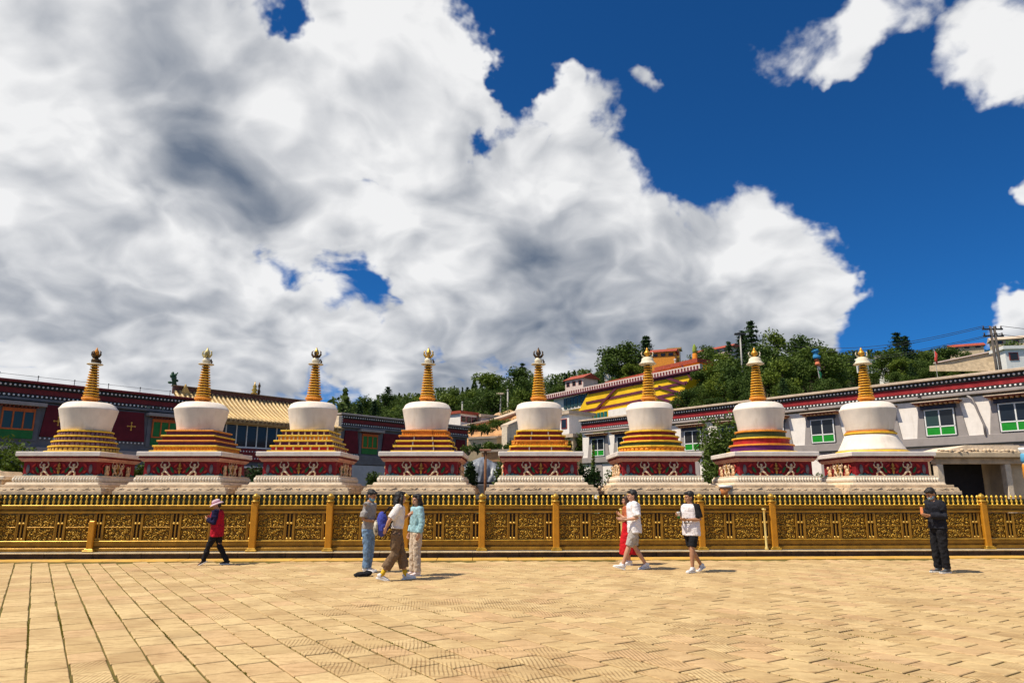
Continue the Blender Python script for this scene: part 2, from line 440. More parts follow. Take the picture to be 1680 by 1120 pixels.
PA = R(33.6)                                    # the courses run away to the left of the view
ca, sa = math.cos(PA), math.sin(PA)
LD = Vector((-sa, ca)); WD = Vector((ca, sa))   # along a course / across courses
PL, PW, GAP = 0.50, 0.335, 0.022
def paver_shape(r):
    """top with chamfer and sides, about 18 triangles"""
    hl, hw = PL / 2 - GAP * r.uniform(0.35, 0.75), PW / 2 - GAP * r.uniform(0.35, 0.75)
    c = 0.007
    j = lambda: r.uniform(-0.004, 0.004)
    base = [(-hl + j(), -hw + j()), (hl + j(), -hw + j()), (hl + j(), hw + j()), (-hl + j(), hw + j())]
    top = [(x * (1 - c / hl), y * (1 - c / hw)) for x, y in base]
    zt = r.uniform(-0.002, 0.002)
    vs = [(x, y, -0.030) for x, y in base] + [(x, y, zt - 0.006) for x, y in base] + [(x, y, zt) for x, y in top]
    fs = [(8, 9, 10, 11)]
    for i in range(4):
        k = (i + 1) % 4
        fs += [(i, k, 4 + k, 4 + i), (4 + i, 4 + k, 8 + k, 8 + i)]
    return vs, fs
prng = random.Random(3)
cells = []
Y_END = lambda x: 18.62 + 0.045 * x
for i in range(-75, 110):
    off = (i % 2) * 0.5 * PL + (((i * 7919) % 13) / 13 - 0.5) * 0.10
    for j in range(-65, 115):
        p = WD * (i * PW) + LD * (j * PL + off) + Vector((0, 9.0))
        if p.y < 5.0 or p.y > Y_END(p.x) - 0.66: continue
        if abs(p.x) > p.y * 0.80 + 2.6: continue
        cells.append(p)
inview = sorted([p for p in cells if abs(p.x) < p.y * 0.745 and p.y > 6.35], key=lambda p: p.length)
near = {id(p) for p in inview[:300]}
variants = []
for k in range(14):
    vs, fs = paver_shape(prng)
    b = MB(); b.add(vs, fs)
    me = b.mesh('paver', PAVEG if k % 7 in (1, 4) else PAVE)
    a = me.attributes.new('tint', 'FLOAT', 'FACE'); a.data.foreach_set('value', [prng.random()] * len(me.polygons))
    variants.append(me)
rot = math.atan2(LD.y, LD.x)
rest = MB(); tints = []; rmi = []
for p in cells:
    grooved = (mnoise.noise(Vector((p.x * 0.35 + 3, p.y * 0.5, 0))) > 0.02 and -2.5 < p.x < 5 and p.y < 11.5) or prng.random() < 0.06
    if id(p) in near:
        k = prng.choice([1, 4, 8, 11]) if grooved else prng.choice([0, 2, 3, 5, 6, 7, 9, 10, 12, 13])
        o = link('paver', variants[k], plaza, (p.x, p.y, prng.uniform(-0.003, 0.0025)), (prng.uniform(-.004, .004), prng.uniform(-.004, .004), rot + prng.uniform(-.006, .006)))
    else:
        vs, fs = paver_shape(prng)
        dz = prng.uniform(-0.003, 0.0025); cr, sr = math.cos(rot), math.sin(rot)
        rest.add([(p.x + x * cr - y * sr, p.y + x * sr + y * cr, z + dz) for x, y, z in vs], fs, 1 if grooved else 0)
        tints += [prng.random()] * len(fs)
o = rest.build('paver_field', [PAVE, PAVEG], plaza)
a = o.data.attributes.new('tint', 'FLOAT', 'FACE'); a.data.foreach_set('value', tints)
o['kind'] = 'stuff'

# moss and grass tufts growing in the nearest joints: real little blades
MOSS = leaf_mat('joint_moss', (0.13, 0.12, 0.014), (0.27, 0.24, 0.03), 0.2)
mo = MB()
for i in range(-75, 110):
    # courses on the left carry thick moss, elsewhere it is patchy
    for j in range(0, 1500):
        s = -9 + j * 0.012
        p = WD * ((i + 0.5) * PW) + LD * s + Vector((0, 9.0))
        if p.y < 6.2 or p.y > 11.0 or abs(p.x) > p.y * 0.76: continue
        dens = mnoise.noise(Vector((p.x * 0.45 + 5.1, p.y * 0.45 - 2, i * 0.37)))
        amt = max(0, dens - .05) * 2.2
        if p.x < -0.8: amt += 0.25 * max(0, dens + .25)
        else: amt *= .30
        amt *= 1 - sstep(8.2, 11.0, p.y)
        if prng.random() > amt: continue
        for k in range(2):
            q = p + WD * prng.uniform(-0.011, 0.011) + LD * prng.uniform(-.02, .02)
            a = prng.uniform(0, 2 * PI); h = prng.uniform(0.000, 0.007); w = prng.uniform(0.004, 0.010)
            dx, dy = math.cos(a) * w, math.sin(a) * w
            mo.add([(q.x - dx, q.y - dy, -0.012), (q.x + dx, q.y + dy, -0.012), (q.x + dx * .3 + dy * .4, q.y + dy * .3 - dx * .4, h), (q.x - dx * .3 + dy * .3, q.y - dy * .3, h * .8)], [(0, 1, 2, 3)])
tag(mo.build('joint_moss', MOSS), 'yellow-green moss growing in the joints between the near pavers', 'moss', kind='stuff')

# border band, kerb and planting ground behind
FROT = math.atan(0.045)
YB = mat('ochre_border', (0.62, 0.36, 0.075), 0.8, 0.2, 2, 0.3, 25, stain=(0.50, 0.34, 0.17), stain_amt=0.8, stain_scale=1.5)
border = tag(link('border_band', None), kind='structure'); border.location = (0, 18.62, 0); border.rotation_euler = (0, 0, FROT)
x = -19.0
k = 0
while x < 19:
    w = 0.9
    b = MB(); b.box(x + .006, x + w - .006, -0.36, 0.30, -0.03, 0.007 + (k % 3) * 0.001)
    b.build('border_stone', YB, border, bevel=0.006); x += w; k += 1
kerb = tag(link('kerb', None), kind='structure'); kerb.location = (0, 18.62, 0); kerb.rotation_euler = (0, 0, FROT)
x = -19.0
while x < 19:
    w = 1.2
    b = MB(); b.box(x + .004, x + w - .004, 0.34, 1.05, -0.02, 0.125)
    b.build('kerb_stone', KERB, kerb, bevel=0.012)
    b = MB(); b.box(x + .003, x + w - .003, 0.315, 1.08, 0.127, 0.155)
    b.build('kerb_ledge', LEDGE, kerb, bevel=0.006); x += w
g = MB()
g.add([(-60, 19.8, -0.010), (60, 22.3, -0.010), (60, 48, -0.010), (-60, 48, -0.010)], [(0, 1, 2, 3)])
tag(g.build('court_ground', EARTH), kind='structure')

# ================================================================== the gilded fence
fence = thing('gilded_fence', 'long gilded fence with carved openwork panels and bulb finials round the stupas', 'fence', (0, 19.25, 0.155), FROT)
X0, X1 = -15.6, 15.7
def strip(name, z0, z1, y0, y1, m, bev=0.01):
    b = MB(); b.box(X0, X1, y0, y1, z0, z1); return b.build(name, m, fence, bevel=bev)
strip('bottom_rail', 0.02, 0.10, -0.06, 0.06, FGOLD)
strip('bottom_rail', 0.15, 0.25, -0.045, 0.05, FGOLD)
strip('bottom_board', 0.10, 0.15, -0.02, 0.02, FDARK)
strip('lower_moulding', 0.25, 0.28, -0.065, 0.05, FBRIGHT, 0.008)
strip('upper_rail', 0.965, 1.03, -0.045, 0.05, FGOLD)
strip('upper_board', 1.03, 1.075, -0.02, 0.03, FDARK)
strip('top_rail', 1.075, 1.145, -0.06, 0.06, FGOLD)
strip('cap_rail', 1.147, 1.175, -0.075, 0.075, FBRIGHT, 0.008)
# carved leaf scrolls: one carved square in a frame, its mesh shared by all copies
def scroll(b, cx, cz, r, turns, start, sgn, y, th):
    pts = []; rad = []
    n = int(15 * turns)
    for i in range(n + 1):
        t = i / n
        a = start + sgn * t * turns * 2 * PI
        rr = r * (1 - 0.86 * t)
        pts.append((cx + rr * math.cos(a), y + 0.012 * math.sin(t * 9), cz + rr * math.sin(a))); rad.append(th * (1 - 0.35 * t))
    b.tube(pts, rad, 5)
    b.ell((cx, y - 0.008, cz), (th * 1.5, th * 1.5, th * 1.5), 6, 4)
def carved(seed, w, h):
    r = random.Random(seed); b = MB()
    nx, nz = 5, 5
    for ix in range(nx):
        for iz in range(nz):
            cx = -w / 2 + (ix + 0.5) * w / nx; cz = (iz + 0.5) * h / nz
            scroll(b, cx + r.uniform(-.01, .01), cz + r.uniform(-.012, .012), w / nx * 0.56, r.uniform(1.1, 1.5), r.uniform(0, 6.28), 1 if (ix + iz) % 2 else -1, r.uniform(-0.012, 0.012), 0.0125)
    for k in range(34):
        cx, cz = r.uniform(-w / 2, w / 2) * 0.93, r.uniform(0.04, h - 0.04)
        a = r.uniform(0, PI)
        b.ell((cx, -0.015, cz), (0.034, 0.012, 0.014), 7, 4, 0, Matrix.Rotation(a, 3, 'Y'))
    return b.mesh('carving', FBRIGHT, True)
PWID, PH = 0.66, 0.665
carvings = [carved(s, PWID, PH) for s in (5, 6, 8)]
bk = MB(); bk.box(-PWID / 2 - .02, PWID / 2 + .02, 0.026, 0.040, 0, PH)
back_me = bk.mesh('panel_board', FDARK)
fr = MB()
for sx in (-1, 1): fr.box(sx * (PWID / 2 + .035) - .018, sx * (PWID / 2 + .035) + .018, -0.03, 0.035, 0, PH)
fr.box(-PWID / 2 - .017, PWID / 2 + .017, -.025, .03, PH * .48, PH * .48 + .022)
frame_me = fr.mesh('panel_frame', FGOLD, bevel=0.006)
# a pair of slots between carved squares: three narrow bars with gilt brackets halfway
bars_me = MB()
for i in range(3): bars_me.box(-0.11 + i * 0.092, -0.074 + i * 0.092, -0.022, 0.02, 0, PH)
slot_back = MB().box(-0.12, 0.12, 0.03, 0.042, 0, PH).mesh('slot_shade_sheet', M('slot_shadow', (0.045, 0.028, 0.02), .8, .3))  # added dark sheet standing in for the shade inside the slots
bars_me = bars_me.mesh('slot_bars', FGOLD, bevel=0.005)
brk_me = MB()
for i in range(2):
    brk_me.ell((-0.046 + i * 0.092, -0.015, PH * 0.64), (0.04, 0.022, 0.028), 8, 5)
    brk_me.box(-0.07 + i * .092, -0.022 + i * .092, -0.02, 0.012, 0.0, 0.06)
brk_me = brk_me.mesh('slot_bracket', M('bracket_gilt', (0.66, 0.42, 0.09), 0.35, 0.1, metal=0.4), True)
n = 0
x = X0 + 0.5
while x < X1 - 0.4:
    f = link('panel', frame_me, fence, (x, 0, 0.285))
    link('panel_board', back_me, f); link('carving', carvings[n % 3], f, (0, 0, 0), (0, 0, 0))
    sx = x + 0.4875
    if sx < X1:
        s = link('slot_pair', bars_me, fence, (sx, 0, 0.285)); link('slot_bracket', brk_me, s); link('slot_shade_sheet', slot_back, s)
    x += 0.975; n += 1
# bulb finials along the cap rail (three hundred-odd of them: joined per metre of rail)
fin = MB()
x = X0 + 0.06
while x < X1:
    fin.lathe([(0.034, 1.176), (0.034, 1.19), (0.012, 1.20), (0.030, 1.235), (0.034, 1.262), (0.012, 1.315), (0.010, 1.335), (0.031, 1.358), (0.036, 1.380), (0.028, 1.405), (0.003, 1.428)], 7, (x, 0)); x += 0.1385
o = fin.build('finial_row', M('finial_gilt', (0.80, 0.50, 0.07), 0.32, 0.2, 2, metal=0.4), fence, True); o['kind'] = 'stuff'
sr = MB(); sr.box(X0, X1, 0.03, 0.05, 1.176, 1.33); sr.build('finial_shade_strip', M('finial_shade_dark', (0.05, 0.055, 0.025), 0.8, 0.3, 3), fence)  # added strip, coloured like the shaded dark seen behind the finials
# posts
post_me = MB().box(-0.085, 0.085, -0.115, 0.055, 0.0, 1.24).mesh('post', FPOST, bevel=0.02)
foot_me = MB().box(-0.14, 0.14, -0.17, 0.09, 0.001, 0.05).box(-0.11, 0.11, -0.14, 0.07, 0.051, 0.085).mesh('post_foot', FBRIGHT, bevel=0.01)
ball_me = MB().lathe([(0.105, 1.241), (0.115, 1.26), (0.105, 1.285), (0.05, 1.30), (0.045, 1.315), (0.085, 1.35), (0.092, 1.385), (0.07, 1.43), (0.03, 1.46), (0.004, 1.48)], 14, (0, -0.03)).mesh('post_finial', FBRIGHT, True)
for px in (-15.35, -13.35, -6.75, -4.80, -2.82, -0.80, 1.17, 3.14, 5.08, 7.05, 12.95):
    p = link('post', post_me, fence, (px, 0, 0)); link('post_foot', foot_me, p); link('post_finial', ball_me, p)
stub_me = MB().box(-0.075, 0.075, -0.115, 0.03, 0.0, 0.78).mesh('stub_post', FPOST, bevel=0.02)
p = link('stub_post', stub_me, fence, (-10.85, 0, 0)); link('post_foot', foot_me, p)
slim_me = MB().lathe([(0.05, 0.0), (0.05, .05), (0.032, .08), (0.030, 1.0), (0.045, 1.03), (0.06, 1.05), (0.06, 1.075)], 10, (0, -0.10)).mesh('slim_post', M('pale_gilt', (0.80, 0.62, 0.22), 0.35, 0.1, metal=0.3), True)
for px in (2.92, 6.80): link('slim_post', slim_me, fence, (px, 0, 0))

# ================================================================== the eight stupas
def sq(h, cut=0.0):
    if cut <= 0: return [(-h, -h), (h, -h), (h, h), (-h, h)]
    c = cut
    return [(-h + c, -h), (h - c, -h), (h, -h + c), (h, h - c), (h - c, h), (-h + c, h), (-h, h - c), (-h, -h + c)]
def ngon(r, n, ph=0.0): return [(r * math.cos(2 * PI * k / n + ph), r * math.sin(2 * PI * k / n + ph)) for k in range(n)]
def stepped(h, w, d):
    """square with a shallow porch projection in the middle of each side"""
    q = [(-h, -h), (-w, -h), (-w, -h - d), (w, -h - d), (w, -h), (h, -h)]
    out = []
    for k in range(4):
        a = k * PI / 2; c, s = round(math.cos(a)), round(math.sin(a))
        out += [(x * c - y * s, x * s + y * c) for x, y in q[:-1]]
    return out

def relief_figure(b, s=1.0, lean=1):
    """a strong man with both arms raised, carrying the cornice"""
    L = lean
    b.ell((0.00, -0.045, 0.235), (0.062, 0.045, 0.085), 10, 7)             # chest and belly
    b.ell((0.01 * L, -0.05, 0.165), (0.060, 0.045, 0.055), 10, 6)
    b.ell((-0.015 * L, -0.06, 0.365), (0.045, 0.045, 0.052), 10, 7)        # head
    b.tube([(0, -.05, .29), (-0.01 * L, -.055, .34)], .025, 6)
    for sx in (-1, 1):
        b.tube([(sx * .05, -.05, .285), (sx * .125, -.06, .30), (sx * .155, -.055, .385), (sx * .12, -.05, .455)], [.032, .029, .024, .020], 7)
        b.ell((sx * .112, -.05, .468), (.026, .022, .020), 7, 5)
    b.tube([(-.03 * L, -.05, .15), (-.075 * L, -.065, .09), (-.06 * L, -.05, .01)], [.045, .036, .024], 7)
    b.tube([(.03 * L, -.05, .15), (.10 * L, -.065, .095), (.165 * L, -.05, .012)], [.045, .036, .024], 7)
    b.ell((-.075 * L, -.06, .012), (.036, .028, .016), 7, 5); b.ell((.185 * L, -.06, .012), (.036, .028, .016), 7, 5)
def as_mesh(fn, name, m, *a):
    b = MB(); fn(b, *a); return b.mesh(name, m, True)
fig_r = as_mesh(relief_figure, 'strong_man_relief', FLESH, 1.0, 1)
fig_l = as_mesh(relief_figure, 'strong_man_relief', FLESH, 1.0, -1)
def lion(b):
    b.ell((0, -.05, .15), (.09, .045, .10), 10, 7); b.ell((-.04, -.07, .28), (.065, .055, .07), 10, 7)
    b.tube([(-.05, -.06, .18), (-.085, -.07, .08), (-.09, -.07, .01)], [.034, .028, .03], 7)
    b.tube([(.02, -.06, .16), (.0, -.07, .07), (-.01, -.07, .01)], [.034, .028, .03], 7)
    b.ell((.085, -.05, .075), (.055, .045, .075), 8, 6); b.tube([(.09, -.04, .12), (.15, -.05, .18), (.125, -.05, .30), (.165, -.05, .36)], [.02, .02, .02, .012], 6)
lion_me = as_mesh(lion, 'lion_relief', M('lion_cream', (0.74, 0.52, 0.30), 0.65, 0.25, 9, stain=(0.65, 0.18, 0.03), stain_amt=0.8, stain_scale=6))
def vajra(b):
    for s in (-1, 1):
        b.lathe([(.012, 0.25 + s * 0.0), (.035, .25 + s * .05), (.05, .25 + s * .10), (.03, .25 + s * .16), (.006, .25 + s * .21)][::s], 8, (0, -.05))
    b.ell((0, -.055, .25), (.10, .03, .035), 8, 5)
vaj_me = as_mesh(vajra, 'vajra_relief', M('dull_gilt', (0.45, 0.24, 0.05), 0.5, 0.3, metal=0.3))
def rocks(b, w):
    r = random.Random(4)
    for k in range(5):
        x = (k - 2) / 2 * w * 0.42
        b.ell((x, -.03, .0), (w * .16, .03, (.10 if k == 2 else .06) * r.uniform(.8, 1.2)), 8, 5)
rock_me = as_mesh(rocks, 'wave_relief', TEAL, 0.42)
def leaf_rel(b):
    b.ell((0, -.02, 0), (.045, .022, .115), 8, 6)
leafg_me = as_mesh(leaf_rel, 'leaf_relief', M('leaf_green_paint', (0.02, 0.10, 0.03), 0.6, 0.3, 8))
petal_me = as_mesh(leaf_rel, 'petal_relief', M('petal_red_paint', (0.45, 0.03, 0.02), 0.6, 0.3, 8))
grey_me = as_mesh(leaf_rel, 'vase_relief', M('vase_grey_paint', (0.16, 0.13, 0.13), 0.6, 0.4, 8))
frieze_red = M('frieze_red', (0.25, 0.010, 0.015), 0.65, 0.25, 4, 0.2, 25)

def frieze_side(par, rz, half, lions):
    c, s = math.cos(rz), math.sin(rz)
    def put(name, me, x, z, sc_=1.0, ry=0.0):
        y = -half - 0.005
        o = link(name, me, par, (x * c - y * s, x * s + y * c, z), (0, 0, 0), (sc_, 1, sc_))
        o.rotation_euler = (Matrix.Rotation(rz, 3, 'Z') @ Matrix.Rotation(ry, 3, 'Y')).to_euler()
        return o
    H = 2.262
    if lions:
        for k, x in enumerate((-0.72, 0.72)): put('lion_relief', lion_me, x, H, 1.1 if k else 1.1)
        put('strong_man_relief', fig_r, -0.22, H); put('strong_man_relief', fig_l, 0.24, H)
    else:
        put('strong_man_relief', fig_r, -0.52, H); put('strong_man_relief', fig_l, 0.52, H)
        for k, x in enumerate((-1.12, 1.12)):
            put('vase_relief', grey_me, x, H + .22, 1.5)
    put('vajra_relief', vaj_me, 0.0, H)
    put('wave_relief', rock_me, 0.0, H)
    for x in (-0.86, 0.86): put('wave_relief', rock_me, x * 1.18, H)
    for x in (-0.28, 0.28, -.78, .78):
        put('leaf_relief', leafg_me, x, H + .20, 1.1, (0.5 if x > 0 else -0.5))
    for x in (-0.15, 0.15, -.92, .92):
        put('petal_relief', petal_me, x, H + .36, 0.9, (-0.8 if x > 0 else 0.8))
        put('petal_relief', petal_me, x, H + .14, 0.8, (0.8 if x > 0 else -0.8))

def petal_band(half, z, h, n, out_=0.035, rnd=None):
    """row of lotus petals round a square (half) or a circle (rnd radius)"""
    b = MB()
    pts = []
    if rnd:
        for k in range(n): a = 2 * PI * k / n; pts.append((rnd * math.cos(a), rnd * math.sin(a), a + PI / 2))
        w = 2 * PI * rnd / n
    else:
        w = 2 * half / n
        for k in range(n):
            t = -half + (k + .5) * w
            pts += [(t, -half, 0), (half, t, PI / 2), (t, half, PI), (-half, t, -PI / 2)]
    for x, y, a in pts:
        b.ell((x, y, z + h * 0.42), (w * 0.46, out_, h * 0.56), 6, 5, 0, Matrix.Rotation(a, 3, 'Z'))
    return b

# shared meshes -----------------------------------------------------
base_parts = []
def bp_(name, mb, m, bev=0.012, smooth=False): base_parts.append((name, mb.mesh(name, m, smooth, bev)))
bp_('plinth_wall', MB().prism(sq(1.80), -0.05, 1.60), PLINTH)
b = MB(); b.prism(sq(1.97), 1.60, 1.72); bp_('base_step', b, STONE)
b = MB(); b.prism(sq(1.94), 1.722, 1.84, 0, sq(1.90)); bp_('carved_step', b, STONE)
b = MB(); b.prism(sq(1.82), 1.842, 1.93); bp_('base_step', b, STONE)
b = MB(); b.prism(sq(1.66), 1.932, 2.02, 0, sq(1.62)); bp_('base_step', b, STONE_PALE)
b = MB(); b.prism(sq(1.48), 2.022, 2.255); bp_('base_block', b, STONE_PALE)
bp_('petal_row', petal_band(1.50, 2.05, 0.15, 30, 0.05), M('pale_petal', (0.74, 0.66, 0.54), 0.8, 0.12, 6), 0, True)
b = MB(); b.prism(sq(1.30), 2.257, 2.75); bp_('frieze_block', b, frieze_red, 0)
b = MB(); b.prism(sq(1.36), 2.752, 2.80, 0, sq(1.40)); bp_('cornice_moulding', b, PINK)
b = MB(); b.prism(sq(1.41), 2.802, 2.87, 0, sq(1.45)); bp_('cornice_moulding', b, PINK)
b = MB(); b.prism(sq(1.44), 2.872, 2.935, 0, sq(1.46)); bp_('cornice_red_course', b, REDP)  # red-painted cornice course under the top slab
bp_('cornice_bead_row', petal_band(1.455, 2.875, 0.055, 34, 0.03), MARO, 0, True)
b = MB(); b.prism(sq(1.52), 2.937, 3.10); bp_('top_slab', b, SLAB, 0.02)
# carved cloud scrolls on the worn base step
b = MB(); rr = random.Random(12)
for side in range(4):
    for k in range(34):
        x = rr.uniform(-1.8, 1.8); a = side * PI / 2
        m = Matrix.Rotation(a, 3, 'Z')
        p = m @ Vector((x, -1.925, 1.78 + rr.uniform(-.035, .035)))
        b.ell(p, (rr.uniform(.04, .12), .018, rr.uniform(.010, .022)), 7, 4, 0, m @ Matrix.Rotation(rr.uniform(-.6, .6), 3, 'Y'))
scroll_me = b.mesh('carved_scrolls', STONE, True)
def pot_profile(k):
    a, bq, c = k
    return [(a, 3.93), (a + .02, 3.945), (a + 0.03, 3.98), (lerp(a, bq, .35), 4.20), (lerp(a, bq, .68), 4.45), (bq - .01, 4.70), (bq + .005, 4.745), (bq, 4.765), (bq - .03, 4.80), (c + .10, 4.93), (c, 4.99), (c - .05, 5.005), (0.30, 5.02)]
def spire_base_prof(): return [(0.34, 5.0), (0.36, 5.02), (0.36, 5.07), (0.30, 5.085)]

def stupa(k, cx, kind, label, pot=(0.76, 0.93, 0.73), tone=0):
    t = thing('stupa', label, 'stupa', (cx, 26.8, 0), 0, 'row of eight white stupas')
    for name, me in base_parts:
        o = link(name, me, t)
        if name.endswith('_row'): o['kind'] = 'stuff'
    o = link('carved_scrolls', scroll_me, t); o['kind'] = 'stuff'
    frieze_side(t, 0, 1.30, False)
    frieze_side(t, PI / 2, 1.30, True); frieze_side(t, -PI / 2, 1.30, True)
    # yellow ledge and tiers
    r = random.Random(100 + k)
    tiers = []
    if kind == 'bell':
        MB().lathe([(1.24, 3.102), (1.26, 3.12), (1.26, 3.17), (1.20, 3.19)], 48).build('yellow_ledge', YEL, t, True)
        MB().lathe([(1.19, 3.19), (1.15, 3.26), (1.05, 3.45), (0.97, 3.62), (0.90, 3.77), (0.85, 3.80)], 48).build('bell_tier', POTWHITE, t, True)
        o = MB().lathe([(0.86, 3.80), (0.92, 3.815), (0.92, 3.86), (0.87, 3.875)], 48).build('ring', YEL, t, True)
        MB().lathe([(0.82, 3.875), (0.86, 3.885), (0.86, 3.915), (0.80, 3.93)], 48).build('ring', ORA, t, True)
    else:
        n = 4 if kind != 'round3' else 3
        h = 0.77 / n
        faces = {'lotus': [PURP, PURP, PURP, PURP], 'square': [ORA, PURP, MARO, PURP], 'doors': [REDP, PURP, ORA, PURP], 'porch_a': [PURP, MARO, PURP, ORA], 'porch_b': [MARO, ORA, MARO, MARO], 'twelve': [ORA, M('tier_green', (0.05, 0.07, 0.02), .6), REDP, MARO], 'round3': [M('tier_violet', (0.10, 0.012, 0.13), .6), REDP, M('tier_green', (0.05, 0.07, 0.02), .6)]}[kind]
        edges = {'lotus': [YEL] * 4, 'square': [YEL, ORA, YEL, ORA], 'doors': [YEL, YEL, YEL, YEL], 'porch_a': [YEL, YEL, ORA, ORA], 'porch_b': [YEL, ORA, YEL, YEL], 'twelve': [YEL, YEL, YEL, YEL], 'round3': [ORA, YEL, ORA]}[kind]
        def shape(hh):
            if kind in ('lotus', 'round3'): return ngon(hh * 1.05, 48)
            if kind == 'twelve': return ngon(hh * 1.08, 16, PI / 16)
            if kind == 'porch_a' or kind == 'porch_b': return stepped(hh * 0.93, hh * 0.36, hh * 0.05) if kind == 'porch_a' else sq(hh * 0.97, hh * 0.22)
            return sq(hh)
        b = MB(); b.prism(shape(1.24), 3.102, 3.155); b.build('yellow_ledge', YEL, t, bevel=0.012)
        for i in range(n):
            z0 = 3.157 + i * h
            hw = lerp(1.17, 0.90, i / (n - 1)) if kind not in ('lotus', 'round3') else lerp(1.13, 0.90, i / (n - 1))
            b = MB(); b.prism(shape(hw - 0.05), z0, z0 + h - 0.062)
            tr = b.build('tier', faces[i], t, smooth=False)
            b = MB(); b.prism(shape(hw), z0 + h - 0.060, z0 + h - 0.002)
            b.build('tier_edge', edges[i], tr, bevel=0.012)
            if kind == 'lotus' or (kind == 'square' and i == 0) or (kind == 'porch_a' and i == 3) or (kind == 'porch_b' and i == 1) or (kind == 'twelve' and i == 0):
                rd = hw * 1.05 - .05 if kind == 'lotus' else (hw * 1.08 - .06 if kind == 'twelve' else None)
                hh2 = {'porch_a': hw * 0.93 - .04, 'porch_b': hw * 0.97 - 0.05}.get(kind, hw - 0.05)
                nb = petal_band(hh2, z0 + 0.005, h - 0.075, 40 if rd else 20, 0.028, rd)
                o = nb.build('petal_row', {'lotus': M('lotus_petal', (0.26, 0.14, 0.17), .6, .35, 9) if i else M('lotus_petal_yellow', (0.62, 0.43, 0.12), .6, .2, 9)}.get(kind, ORA), tr, True); o['kind'] = 'stuff'
            if kind == 'doors':
                nd = [7, 6, 12, 7][i]; bb = MB()
                for sd in range(4):
                    m3 = Matrix.Rotation(sd * PI / 2, 4, 'Z')
                    for q in range(nd):
                        x = (-1 + 2 * (q + .5) / nd) * (hw - .08)
                        e = MB().box(x - .025, x + .025, -(hw - .05) - .03, -(hw - .05) + .01, z0 + .02, z0 + h - .07); e.xform(m3)
                        bb.add(e.v, e.f)
                o = bb.build('niche_row', M('niche_pale', (0.72, 0.55, 0.30), .6, .3, 20), tr); o['kind'] = 'stuff'
            if kind in ('porch_a', 'porch_b') and faces[i] is not ORA:
                for sx in (-1, 1):
                    w = hw * 0.36 - 0.02
                    y = -(hw * 0.98 if kind == 'porch_a' else hw * 0.97) + 0.02
                    MB().box(sx * w - .02, sx * w + .02, y - 0.012, y + .02, z0 + .01, z0 + h - .065).build('door_jamb', M('jamb_grey', (0.35, 0.27, 0.30), .7, .2), tr)
        o = petal_band(0, 3.905, 0.05, 52, 0.02, 0.80).build('petal_row', M('pot_petal', (0.42, 0.24, 0.12), .6, .4, 9), t, True); o['kind'] = 'stuff'
    MB().lathe(pot_profile(pot), 56).build('pot', POTWHITE, t, True).data.shade_smooth() if False else None
    pm = MB(); pm.lathe(pot_profile(pot), 56)
    o = pm.build('pot', POTWHITE, t, True)
    # spire of thirteen rings
    core = MB(); core.lathe([(0.27, 5.01), (0.205, 5.10), (0.085, 6.52)], 20)
    sp = core.build('spire', M('spire_dark', (0.045, 0.012, 0.012), .7, .2), t, True)
    MB().lathe([(0.27, 5.01), (0.29, 5.03), (0.29, 5.085), (0.26, 5.10)], 24).build('ring', ORA, sp, True)
    MB().lathe([(0.26, 5.135), (0.315, 5.16), (0.315, 5.225), (0.27, 5.25)], 24).build('ring', ORA, sp, True)
    zs, ze = 5.28, 6.50
    yring = M('ring_ochre', (0.82, 0.42, 0.03), .5, .12, 8, stain=(0.40, 0.15, 0.02), stain_scale=5)
    nr = 12
    for i in range(nr):
        z0 = lerp(zs, ze, i / nr); h = (ze - zs) / nr; rr_ = lerp(0.275, 0.150, i / (nr - 1))
        MB().lathe([(rr_ - .06, z0 + .002), (rr_, z0 + .008), (rr_, z0 + h * .44), (rr_ - .06, z0 + h * .48)], 20).build('ring', yring, sp, True)
    # parasol and finial
    pal = M('parasol_white', (0.70, 0.62, 0.46), .6, .15, 9)
    if k < 5:
        MB().lathe([(0.10, 6.50), (0.27, 6.515), (0.29, 6.53), (0.28, 6.55), (0.14, 6.58), (.12, 6.60)], 20).build('parasol', pal, t, True)
        cup = MB().lathe([(0.12, 6.60), (0.15, 6.62), (0.15, 6.72), (0.12, 6.74), (0.09, 6.78)], 16).build('parasol_crown', pal if k != 0 else BRONZE, t, True)
        fm = [BRONZE, M('finial_pale', (0.60, 0.50, 0.22), .5, .2, metal=.3), BRONZE, GILT, BRONZE][k]
        cres = MB()
        for sx in (-1, 1):
            cres.tube([(0, 0, 6.80), (sx * .10, 0, 6.83), (sx * .17, 0, 6.92), (sx * .17, 0, 7.02), (sx * .12, 0, 7.08)], [.055, .05, .04, .028, .006], 8)
            cres.tube([(0, 0, 6.80), (0, sx * .10, 6.83), (0, sx * .16, 6.92), (0, sx * .16, 7.0), (0, sx * .12, 7.06)], [.055, .05, .04, .028, .006], 8)
        cres.build('crescent', fm, t, True)
        MB().lathe([(0.02, 6.84), (0.085, 6.92), (0.10, 6.98), (0.08, 7.06), (0.04, 7.12), (0.012, 7.20)], 14).build('jewel', [ORA, fm, GILT, GILT, BRONZE][k], t, True)
        # hanging valance on the shadow side
        MB().tube([(.18, 0, 6.55), (.21, 0, 6.62), (.17, 0, 6.74)], [.03, .04, .02], 8).build('ribbon', BRONZE, t, True)
    else:
        MB().lathe([(0.12, 6.50), (0.19, 6.51), (0.33, 6.53), (0.34, 6.55), (0.27, 6.60), (0.23, 6.68), (0.22, 6.76), (0.15, 6.80), (0.10, 6.82)], 22).build('parasol', pal, t, True)
        for sx in (-1, 1):
            MB().tube([(sx * .08, 0, 6.80), (sx * .20, 0, 6.87), (sx * .23, 0, 6.97), (sx * .19, 0, 7.04)], [.03, .03, .025, .008], 7).build('crescent', pal, t, True)
